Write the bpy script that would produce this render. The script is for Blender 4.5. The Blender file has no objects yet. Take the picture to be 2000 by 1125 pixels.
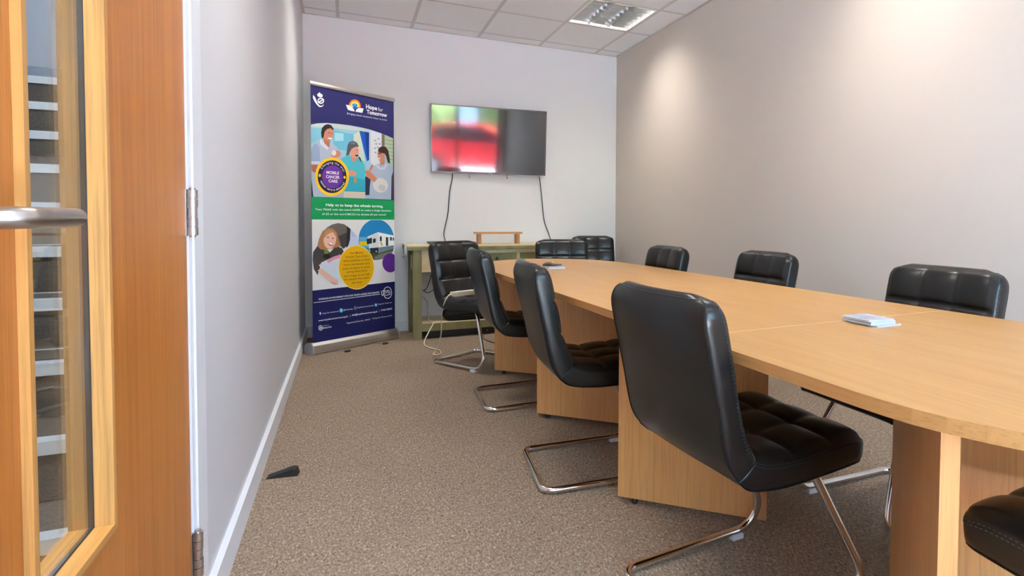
import bpy, bmesh, math, random
from mathutils import Vector, Matrix, Euler

# ------------------------------------------------------------------ camera
scene = bpy.context.scene
COL = scene.collection
PI = math.pi
CAM_H = 1.0295
cam_data = bpy.data.cameras.new('camera')
cam = bpy.data.objects.new('camera', cam_data)
COL.objects.link(cam)
cam_data.sensor_width = 36.0
cam_data.lens = 1109.12 / 2000 * 36
cam_data.shift_x = -(1189.59 - 1000) / 2000
cam_data.shift_y = -(562.5 - 464.68) / 2000
cam_data.clip_start = 0.02
cam.matrix_world = (Matrix.Translation((0, 0, CAM_H)) @ Matrix.Rotation(-0.4315, 4, 'Z')
                    @ Matrix.Rotation(PI / 2 - 0.0325, 4, 'X') @ Matrix.Rotation(0.0074, 4, 'Z'))
scene.camera = cam

# ------------------------------------------------------------------ world, sun, exposure
world = bpy.data.worlds.new('daylight')
scene.world = world
world.use_nodes = True
bg = world.node_tree.nodes['Background']
bg.inputs['Color'].default_value = (0.46, 0.70, 1.0, 1)
bg.inputs['Strength'].default_value = 10.0
sun_data = bpy.data.lights.new('sun', 'SUN')
sun_data.energy = 170.0
sun_data.angle = 0.02
sun_data.color = (0.97, 0.98, 1.0)
sun = bpy.data.objects.new('sun', sun_data)
COL.objects.link(sun)
sun.location = (12, 4, 12)
sun.rotation_euler = Vector((-.74, -.12, -.66)).to_track_quat('-Z', 'Y').to_euler()     # from the side, never into the window
vs = scene.view_settings
vs.view_transform = 'Standard'
vs.look = 'None'
vs.exposure = 0.82
scene.cycles.diffuse_bounces = 8
vs.gamma = 1.0
vs.use_curve_mapping = False
LAMP_WATTS = 12.0            # each ceiling louvre light
LAMP_TINT = (1.0, 0.95, 0.87)
STAIR_FILL_WATTS = 260.0  # lamp added out of view to brighten the stairs

# room: camera stands at x=0 y=0; the far wall is +y
XL, XR, YB, YF, H = -0.3334, 2.5901, 5.4674, -1.45, 2.744
WALL_T = 0.12

# ------------------------------------------------------------------ helpers
def srgb(r, g, b):
    def f(c):
        c /= 255.0
        return c / 12.92 if c <= 0.04045 else ((c + 0.055) / 1.055) ** 2.4
    return (f(r), f(g), f(b), 1.0)

class MB:
    """collects shapes into one bmesh and links them as ONE mesh object"""
    def __init__(self):
        self.bm = bmesh.new()
    def quadgrid(self, rows, closed_u=False, closed_v=False):
        vs_ = [[self.bm.verts.new(p) for p in r] for r in rows]
        n, m = len(vs_), len(vs_[0])
        for i in range(n if closed_u else n - 1):
            for j in range(m if closed_v else m - 1):
                a, b = vs_[i], vs_[(i + 1) % n]
                try:
                    self.bm.faces.new((a[j], b[j], b[(j + 1) % m], a[(j + 1) % m]))
                except ValueError:
                    pass
        return vs_
    def box(self, x0, x1, y0, y1, z0, z1, mat=None):
        c = [(x, y, z) for x in (x0, x1) for y in (y0, y1) for z in (z0, z1)]
        if mat is not None:
            c = [mat @ Vector(p) for p in c]
        v = [self.bm.verts.new(p) for p in c]
        for f in ((0, 1, 3, 2), (4, 6, 7, 5), (0, 4, 5, 1), (2, 3, 7, 6), (0, 2, 6, 4), (1, 5, 7, 3)):
            self.bm.faces.new([v[i] for i in f])
        return self
    def prism(self, pts, a, b, axis='z', mat=None):
        """outline pts extruded from a to b along an axis: z -> (x,y), y -> (x,z), x -> (y,z)"""
        def P(p, t):
            q = {'z': (p[0], p[1], t), 'y': (p[0], t, p[1]), 'x': (t, p[0], p[1])}[axis]
            return mat @ Vector(q) if mat is not None else q
        lo = [self.bm.verts.new(P(p, a)) for p in pts]
        hi = [self.bm.verts.new(P(p, b)) for p in pts]
        n = len(pts)
        self.bm.faces.new(lo[::-1]); self.bm.faces.new(hi)
        for i in range(n):
            self.bm.faces.new((lo[i], lo[(i + 1) % n], hi[(i + 1) % n], hi[i]))
        return self
    def tube(self, path, r, seg=12, cap=True, closed=False):
        path = [Vector(p) for p in path]
        n = len(path)
        t0 = (path[1] - path[0]).normalized()
        up = Vector((0, 0, 1)) if abs(t0.z) < 0.9 else Vector((1, 0, 0))
        nrm = (up - t0 * up.dot(t0)).normalized()
        rings = []
        for i, p in enumerate(path):
            if closed:
                t = (path[(i + 1) % n] - path[i - 1]).normalized()
            elif i == 0:
                t = t0
            elif i == n - 1:
                t = (path[-1] - path[-2]).normalized()
            else:
                t = (path[i + 1] - path[i - 1]).normalized()
            nrm = (nrm - t * nrm.dot(t)).normalized()
            bn = t.cross(nrm)
            rr = r[i] if isinstance(r, (list, tuple)) else r
            rings.append([p + nrm * rr * math.cos(2 * PI * k / seg) + bn * rr * math.sin(2 * PI * k / seg) for k in range(seg)])
        v = self.quadgrid(rings, closed_u=closed, closed_v=True)
        if cap and not closed:
            self.bm.faces.new(v[0][::-1]); self.bm.faces.new(v[-1])
        return self
    def cyl(self, p, q, r, seg=20, r2=None):
        return self.tube([p, q], [r, r if r2 is None else r2], seg)
    def lathe(self, prof, seg=28, centre=(0, 0, 0)):
        rows = []
        for r, z in prof:
            rows.append([(centre[0] + r * math.cos(2 * PI * k / seg), centre[1] + r * math.sin(2 * PI * k / seg), centre[2] + z) for k in range(seg)])
        v = self.quadgrid(rows, closed_v=True)
        self.bm.faces.new(v[0][::-1]); self.bm.faces.new(v[-1])
        return self
    def bevel(self, w, seg=2, ang=30):
        es = [e for e in self.bm.edges if len(e.link_faces) == 2 and e.calc_face_angle(0) > math.radians(ang)]
        bmesh.ops.bevel(self.bm, geom=es, offset=w, segments=seg, profile=0.5, affect='EDGES', clamp_overlap=True)
        return self
    def mesh(self, name, mat, smooth=False):
        bmesh.ops.recalc_face_normals(self.bm, faces=self.bm.faces)
        me = bpy.data.meshes.new(name)
        self.bm.to_mesh(me); self.bm.free()
        if smooth:
            me.shade_smooth()
            if smooth != 'all':
                me.set_sharp_from_angle(angle=math.radians(40))
        for m in (mat if isinstance(mat, (list, tuple)) else [mat]):
            me.materials.append(m)
        return me
    def build(self, name, mat, parent=None, smooth=False, loc=None, rot=None):
        return link(name, self.mesh(name, mat, smooth), parent, loc, rot)

def link(name, me, parent=None, loc=None, rot=None):
    o = bpy.data.objects.new(name, me)
    COL.objects.link(o)
    if parent is not None:
        o.parent = parent
    if loc is not None:
        o.location = loc
    if rot is not None:
        o.rotation_euler = rot
    return o

def tag(o, label, cat, group=None):
    o['label'] = label; o['category'] = cat
    if group:
        o['group'] = group
    return o

def thing(name, label, cat, loc=(0, 0, 0), rz=0.0, group=None):
    o = link(name, None, None, loc, (0, 0, rz))
    o.empty_display_size = 0.1
    return tag(o, label, cat, group)

def structure(o, label=None):
    o['kind'] = 'structure'
    if label:
        o['label'] = label
    return o

def copy_tree(o, parent=None):
    c = o.copy(); COL.objects.link(c)
    if parent is not None:
        c.parent = parent
    for ch in list(o.children):
        copy_tree(ch, c)
    return c

def fillet(pts, radii, seg=7):
    """polyline with rounded corners"""
    pts = [Vector(p) for p in pts]
    out = [pts[0]]
    for i in range(1, len(pts) - 1):
        a, b, c = pts[i - 1], pts[i], pts[i + 1]
        d0, d1 = (a - b).normalized(), (c - b).normalized()
        ang = d0.angle(d1)
        r = radii[i - 1]
        t = r / math.tan(ang / 2)
        p0, p1 = b + d0 * t, b + d1 * t
        cen = b + (d0 + d1).normalized() * (r / math.sin(ang / 2))
        v0, v1 = p0 - cen, p1 - cen
        om = v0.angle(v1)
        for k in range(seg + 1):
            s = k / seg
            out.append(cen + (v0 * math.sin((1 - s) * om) + v1 * math.sin(s * om)) / math.sin(om))
    out.append(pts[-1])
    return out

def spline(pts, n):
    """Catmull-Rom through points, n samples evenly by length"""
    P = [Vector(p) for p in pts]
    P = [P[0] * 2 - P[1]] + P + [P[-1] * 2 - P[-2]]
    fine = []
    for i in range(1, len(P) - 2):
        for k in range(24):
            t = k / 24
            a, b, c, d = P[i - 1], P[i], P[i + 1], P[i + 2]
            fine.append(0.5 * ((2 * b) + (c - a) * t + (2 * a - 5 * b + 4 * c - d) * t * t + (3 * b - a - 3 * c + d) * t ** 3))
    fine.append(P[-2])
    L = [0.0]
    for i in range(1, len(fine)):
        L.append(L[-1] + (fine[i] - fine[i - 1]).length)
    out, j = [], 0
    for k in range(n):
        s = L[-1] * k / (n - 1)
        while j < len(L) - 2 and L[j + 1] < s:
            j += 1
        f = (s - L[j]) / max(L[j + 1] - L[j], 1e-9)
        out.append(fine[j].lerp(fine[j + 1], min(max(f, 0), 1)))
    return out

# ------------------------------------------------------------------ materials
MAT = {}
def new_mat(name):
    m = bpy.data.materials.new(name); m.use_nodes = True
    MAT[name] = m
    nt = m.node_tree
    return m, nt, nt.nodes['Principled BSDF']

def plain(name, col, rough=0.5, metal=0.0, spec=0.5, bump=None, coat=0.0):
    m, nt, b = new_mat(name)
    b.inputs['Base Color'].default_value = col
    b.inputs['Roughness'].default_value = rough
    b.inputs['Metallic'].default_value = metal
    b.inputs['Specular IOR Level'].default_value = spec
    b.inputs['Coat Weight'].default_value = coat
    if bump:
        sc_, st, dist = bump
        tc = nt.nodes.new('ShaderNodeTexCoord')
        nz = nt.nodes.new('ShaderNodeTexNoise'); nz.inputs['Scale'].default_value = sc_; nz.inputs['Detail'].default_value = 5
        bp = nt.nodes.new('ShaderNodeBump'); bp.inputs['Strength'].default_value = st; bp.inputs['Distance'].default_value = dist
        nt.links.new(tc.outputs['Object'], nz.inputs['Vector'])
        nt.links.new(nz.outputs['Fac'], bp.inputs['Height'])
        nt.links.new(bp.outputs['Normal'], b.inputs['Normal'])
    return m

def mottled(name, c1, c2, scale, rough=0.6, stretch=(1, 1, 1), detail=6, bump=0.0, dist=0.002, spec=0.4, lo=0.35, hi=0.65):
    m, nt, b = new_mat(name)
    N, L = nt.nodes, nt.links
    tc = N.new('ShaderNodeTexCoord'); mp = N.new('ShaderNodeMapping'); mp.inputs['Scale'].default_value = stretch
    nz = N.new('ShaderNodeTexNoise'); nz.inputs['Scale'].default_value = scale; nz.inputs['Detail'].default_value = detail
    rp = N.new('ShaderNodeValToRGB')
    rp.color_ramp.elements[0].position = lo; rp.color_ramp.elements[0].color = c1
    rp.color_ramp.elements[1].position = hi; rp.color_ramp.elements[1].color = c2
    L.new(tc.outputs['Object'], mp.inputs['Vector']); L.new(mp.outputs['Vector'], nz.inputs['Vector'])
    L.new(nz.outputs['Fac'], rp.inputs['Fac']); L.new(rp.outputs['Color'], b.inputs['Base Color'])
    b.inputs['Roughness'].default_value = rough
    b.inputs['Specular IOR Level'].default_value = spec
    if bump:
        bp = N.new('ShaderNodeBump'); bp.inputs['Strength'].default_value = bump; bp.inputs['Distance'].default_value = dist
        L.new(nz.outputs['Fac'], bp.inputs['Height']); L.new(bp.outputs['Normal'], b.inputs['Normal'])
    return m

def wood(name, light, dark, grain='y', rough=0.4, pores=0.5, scale=1.0, figure=0.5, coat=0.0):
    """straight-grained timber: long broad figure plus fine pore streaks along one axis"""
    m, nt, b = new_mat(name)
    N, L = nt.nodes, nt.links
    tc = N.new('ShaderNodeTexCoord')
    def layer(cross, along, detail, rough_=0.6, dist=0.0):
        mp = N.new('ShaderNodeMapping')
        mp.inputs['Scale'].default_value = tuple((along if a == grain else cross) * scale for a in 'xyz')
        nz = N.new('ShaderNodeTexNoise'); nz.inputs['Scale'].default_value = 1.0
        nz.inputs['Detail'].default_value = detail; nz.inputs['Roughness'].default_value = rough_
        nz.inputs['Distortion'].default_value = dist
        L.new(tc.outputs['Object'], mp.inputs['Vector']); L.new(mp.outputs['Vector'], nz.inputs['Vector'])
        return nz
    broad = layer(14, 0.9, 4, 0.55, 0.6)
    fine = layer(240, 5.0, 3, 0.7)
    mid = layer(70, 1.6, 3, 0.6)
    rp = N.new('ShaderNodeValToRGB')
    rp.color_ramp.elements[0].position = 0.5 - 0.28 / max(figure, 0.05) * 0.5
    rp.color_ramp.elements[0].color = dark
    rp.color_ramp.elements[1].position = 0.5 + 0.28 / max(figure, 0.05) * 0.5
    rp.color_ramp.elements[1].color = light
    mx = N.new('ShaderNodeMath'); mx.operation = 'MULTIPLY_ADD'; mx.inputs[1].default_value = 0.5
    hf = N.new('ShaderNodeMath'); hf.operation = 'MULTIPLY'; hf.inputs[1].default_value = 0.5
    L.new(mid.outputs['Fac'], hf.inputs[0])
    L.new(broad.outputs['Fac'], mx.inputs[0]); L.new(hf.outputs[0], mx.inputs[2])
    L.new(mx.outputs[0], rp.inputs['Fac'])
    pr = N.new('ShaderNodeValToRGB')
    pr.color_ramp.elements[0].position = 0.33; pr.color_ramp.elements[0].color = (1 - pores, 1 - pores, 1 - pores, 1)
    pr.color_ramp.elements[1].position = 0.52; pr.color_ramp.elements[1].color = (1, 1, 1, 1)
    L.new(fine.outputs['Fac'], pr.inputs['Fac'])
    mm = N.new('ShaderNodeMix'); mm.data_type = 'RGBA'; mm.blend_type = 'MULTIPLY'; mm.inputs['Factor'].default_value = 1.0
    L.new(rp.outputs['Color'], mm.inputs['A']); L.new(pr.outputs['Color'], mm.inputs['B'])
    L.new(mm.outputs['Result'], b.inputs['Base Color'])
    b.inputs['Roughness'].default_value = rough
    b.inputs['Coat Weight'].default_value = coat
    b.inputs['Coat Roughness'].default_value = 0.25
    bp = N.new('ShaderNodeBump'); bp.inputs['Strength'].default_value = 0.12; bp.inputs['Distance'].default_value = 0.0006
    L.new(fine.outputs['Fac'], bp.inputs['Height']); L.new(bp.outputs['Normal'], b.inputs['Normal'])
    return m

def pane_mat(name, tint, refl=0.9):
    """clear sheet glass: light passes straight through, the surface mirrors by Fresnel"""
    m, nt, b = new_mat(name)
    N, L = nt.nodes, nt.links
    N.remove(b)
    out = N['Material Output']
    tr = N.new('ShaderNodeBsdfTransparent'); tr.inputs['Color'].default_value = tint
    gl = N.new('ShaderNodeBsdfGlossy'); gl.inputs['Roughness'].default_value = 0.02
    fr = N.new('ShaderNodeFresnel'); fr.inputs['IOR'].default_value = 1.45
    mu = N.new('ShaderNodeMath'); mu.operation = 'MULTIPLY'; mu.inputs[1].default_value = refl
    mx = N.new('ShaderNodeMixShader')
    L.new(fr.outputs[0], mu.inputs[0]); L.new(mu.outputs[0], mx.inputs['Fac'])
    L.new(tr.outputs[0], mx.inputs[1]); L.new(gl.outputs[0], mx.inputs[2]); L.new(mx.outputs[0], out.inputs['Surface'])
    return m

def print_mat(name, rough=0.45):
    """flat print: colours stored with the printed shapes"""
    m, nt, b = new_mat(name)
    at = nt.nodes.new('ShaderNodeAttribute'); at.attribute_name = 'ink'
    nt.links.new(at.outputs['Color'], b.inputs['Base Color'])
    b.inputs['Roughness'].default_value = rough
    b.inputs['Specular IOR Level'].default_value = 0.3
    return m

def carpet(name):
    m, nt, b = new_mat(name)
    N, L = nt.nodes, nt.links
    tc = N.new('ShaderNodeTexCoord')
    mp = N.new('ShaderNodeMapping'); mp.inputs['Scale'].default_value = (150, 85, 1)
    n1 = N.new('ShaderNodeTexNoise'); n1.inputs['Scale'].default_value = 1.0; n1.inputs['Detail'].default_value = 4; n1.inputs['Roughness'].default_value = 0.75
    n1.inputs['Distortion'].default_value = 0.6
    n2 = N.new('ShaderNodeTexNoise'); n2.inputs['Scale'].default_value = 2.2; n2.inputs['Detail'].default_value = 4
    rp = N.new('ShaderNodeValToRGB')
    e = rp.color_ramp.elements
    e[0].position = 0.30; e[0].color = srgb(78, 68, 64)
    e[1].position = 0.70; e[1].color = srgb(204, 184, 156)
    x = e.new(0.44); x.color = srgb(128, 112, 99)
    x = e.new(0.55); x.color = srgb(152, 132, 112)
    L.new(tc.outputs['Object'], mp.inputs['Vector']); L.new(mp.outputs['Vector'], n1.inputs['Vector'])
    L.new(tc.outputs['Object'], n2.inputs['Vector'])
    L.new(n1.outputs['Fac'], rp.inputs['Fac'])
    hs = N.new('ShaderNodeMapRange'); hs.inputs['To Min'].default_value = 0.90; hs.inputs['To Max'].default_value = 1.08
    L.new(n2.outputs['Fac'], hs.inputs['Value'])
    mm = N.new('ShaderNodeMix'); mm.data_type = 'RGBA'; mm.blend_type = 'MULTIPLY'; mm.inputs['Factor'].default_value = 1
    L.new(rp.outputs['Color'], mm.inputs['A']); L.new(hs.outputs['Result'], mm.inputs['B'])
    L.new(mm.outputs['Result'], b.inputs['Base Color'])
    b.inputs['Roughness'].default_value = 0.95; b.inputs['Specular IOR Level'].default_value = 0.1
    bp = N.new('ShaderNodeBump'); bp.inputs['Strength'].default_value = 0.4; bp.inputs['Distance'].default_value = 0.003
    L.new(n1.outputs['Fac'], bp.inputs['Height']); L.new(bp.outputs['Normal'], b.inputs['Normal'])
    return m

M_carpet = carpet('loop_pile_carpet')
M_wall_white = plain('white_wall_paint', srgb(230, 230, 233), 0.75, bump=(160, 0.06, 0.002))
M_wall_taupe = plain('taupe_wall_paint', srgb(208, 196, 186), 0.8, bump=(160, 0.08, 0.002))
M_wall_left = plain('pale_grey_wall_paint', srgb(204, 204, 208), 0.6, bump=(160, 0.06, 0.002))
M_trim = plain('white_gloss_paint', srgb(220, 223, 228), 0.4)
M_tile = mottled('mineral_ceiling_tile', srgb(230, 230, 232), srgb(240, 240, 241), 220, 0.9, bump=0.25, dist=0.001)
M_tee = plain('grey_ceiling_grid', srgb(206, 201, 198), 0.6)
M_white_metal = plain('white_enamel', srgb(236, 236, 234), 0.4)
M_alu = plain('bright_louvre_aluminium', (0.34, 0.34, 0.335, 1), 0.3, 1.0)
M_oak_top = wood('oak_laminate_top', srgb(190, 146, 88), srgb(174, 126, 70), 'y', 0.40, 0.13, 1.0, 0.6)
M_oak_panel = wood('oak_laminate_panel', srgb(218, 163, 104), srgb(198, 140, 84), 'z', 0.45, 0.18, 1.0, 0.6)
M_oak_edge = wood('oak_edge_band', srgb(186, 136, 82), srgb(168, 118, 66), 'y', 0.45, 0.2, 1.0, 0.4)
M_door = wood('oak_veneer_door', srgb(184, 118, 50), srgb(158, 90, 32), 'z', 0.42, 0.25, 0.8, 0.8, coat=0.0)
M_bead = wood('solid_oak_bead', srgb(196, 148, 84), srgb(172, 120, 60), 'z', 0.4, 0.3, 0.8, 0.7)
M_bead_h = wood('solid_oak_bead_rail', srgb(196, 148, 84), srgb(172, 120, 60), 'y', 0.4, 0.3, 0.8, 0.7)
M_steel = plain('satin_stainless_steel', (0.52, 0.49, 0.47, 1), 0.32, 1.0)
M_chrome = plain('polished_chrome', (0.78, 0.77, 0.76, 1), 0.07, 1.0)
M_leather = plain('black_leather', (0.007, 0.007, 0.0075, 1), 0.29, spec=0.45, bump=(420, 0.10, 0.0008))
M_stitch = plain('black_thread', (0.055, 0.065, 0.08, 1), 0.5)
M_black = plain('black_plastic', (0.012, 0.012, 0.013, 1), 0.4)
M_black_soft = mottled('black_fabric', (0.006, 0.006, 0.007, 1), (0.014, 0.014, 0.016, 1), 60, 0.9)
M_rubber = plain('black_rubber', (0.014, 0.013, 0.013, 1), 0.55)
M_glide = plain('translucent_white_plastic', srgb(214, 218, 224), 0.4)
M_pane = pane_mat('door_glass', (0.88, 0.90, 0.90, 1), 0.55)
M_window = pane_mat('window_glass', (0.95, 0.97, 0.97, 1), 0.8)
M_print = print_mat('printed_vinyl')
M_sheet = plain('navy_banner_vinyl', srgb(40, 40, 96), 0.45, spec=0.3)
M_banner_alu = plain('anodised_aluminium', (0.62, 0.60, 0.57, 1), 0.35, 1.0)
M_tv = plain('glossy_screen', (0.006, 0.006, 0.007, 1), 0.075, spec=1.0, coat=0.4)
M_tv_case = plain('black_tv_bezel', (0.012, 0.012, 0.013, 1), 0.3)
M_green = mottled('olive_green_paint', srgb(118, 113, 72), srgb(138, 133, 94), 9, 0.55, (1, 1, 0.3), bump=0.1)
M_cream = mottled('aged_cream_paint', srgb(206, 188, 146), srgb(222, 206, 168), 12, 0.55)
M_pine = wood('varnished_pine', srgb(206, 148, 84), srgb(184, 120, 60), 'x', 0.4, 0.2, 1.0, 0.6)
M_pine_leg = wood('varnished_pine_leg', srgb(196, 134, 76), srgb(168, 104, 52), 'z', 0.4, 0.2, 1.0, 0.6)
M_white_plastic = plain('ivory_plastic', srgb(222, 212, 188), 0.45)
M_socket = plain('white_socket_plastic', srgb(225, 224, 222), 0.4)
M_card = plain('clear_card', srgb(190, 197, 210), 0.2, spec=0.6)
M_card_print = plain('grey_print', srgb(166, 170, 184), 0.3)
M_leather_brown = plain('dark_brown_leather', srgb(74, 46, 32), 0.32, bump=(150, 0.1, 0.001))
M_stair_carpet = mottled('grey_brown_stair_carpet', srgb(50, 46, 42), srgb(86, 79, 71), 260, 0.95, (1, 1, 0.5), bump=0.3)
M_nosing = plain('brushed_aluminium_nosing', (0.66, 0.70, 0.74, 1), 0.45, 0.6)
M_stair_wall = plain('grey_stairwell_paint', srgb(176, 178, 182), 0.8)
M_tarmac = mottled('pale_concrete_paving', srgb(196, 200, 206), srgb(208, 212, 218), 40, 0.9)
M_joint = plain('pale_joint_strip', srgb(250, 226, 184), 0.4)
M_leaf = mottled('hedge_leaves', srgb(62, 84, 44), srgb(128, 146, 88), 9, 0.7, bump=0.8, dist=0.08)
M_car = plain('red_car_paint', srgb(206, 22, 34), 0.3, coat=0.6)
M_car_glass = plain('dark_car_glass', (0.02, 0.024, 0.03, 1), 0.08)
M_cable_white = plain('white_cable_sheath', srgb(214, 204, 178), 0.5)
M_metal_dull = plain('dull_grey_iron', (0.42, 0.41, 0.40, 1), 0.5, 0.8)
def emit(name, col, strength):
    m, nt, b = new_mat(name)
    b.inputs['Emission Color'].default_value = col
    b.inputs['Emission Strength'].default_value = strength
    b.inputs['Base Color'].default_value = (0.8, 0.8, 0.8, 1)
    return m
M_tube = emit('lit_fluorescent_tube', (1.0, 0.94, 0.85, 1), 1.5)
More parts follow.
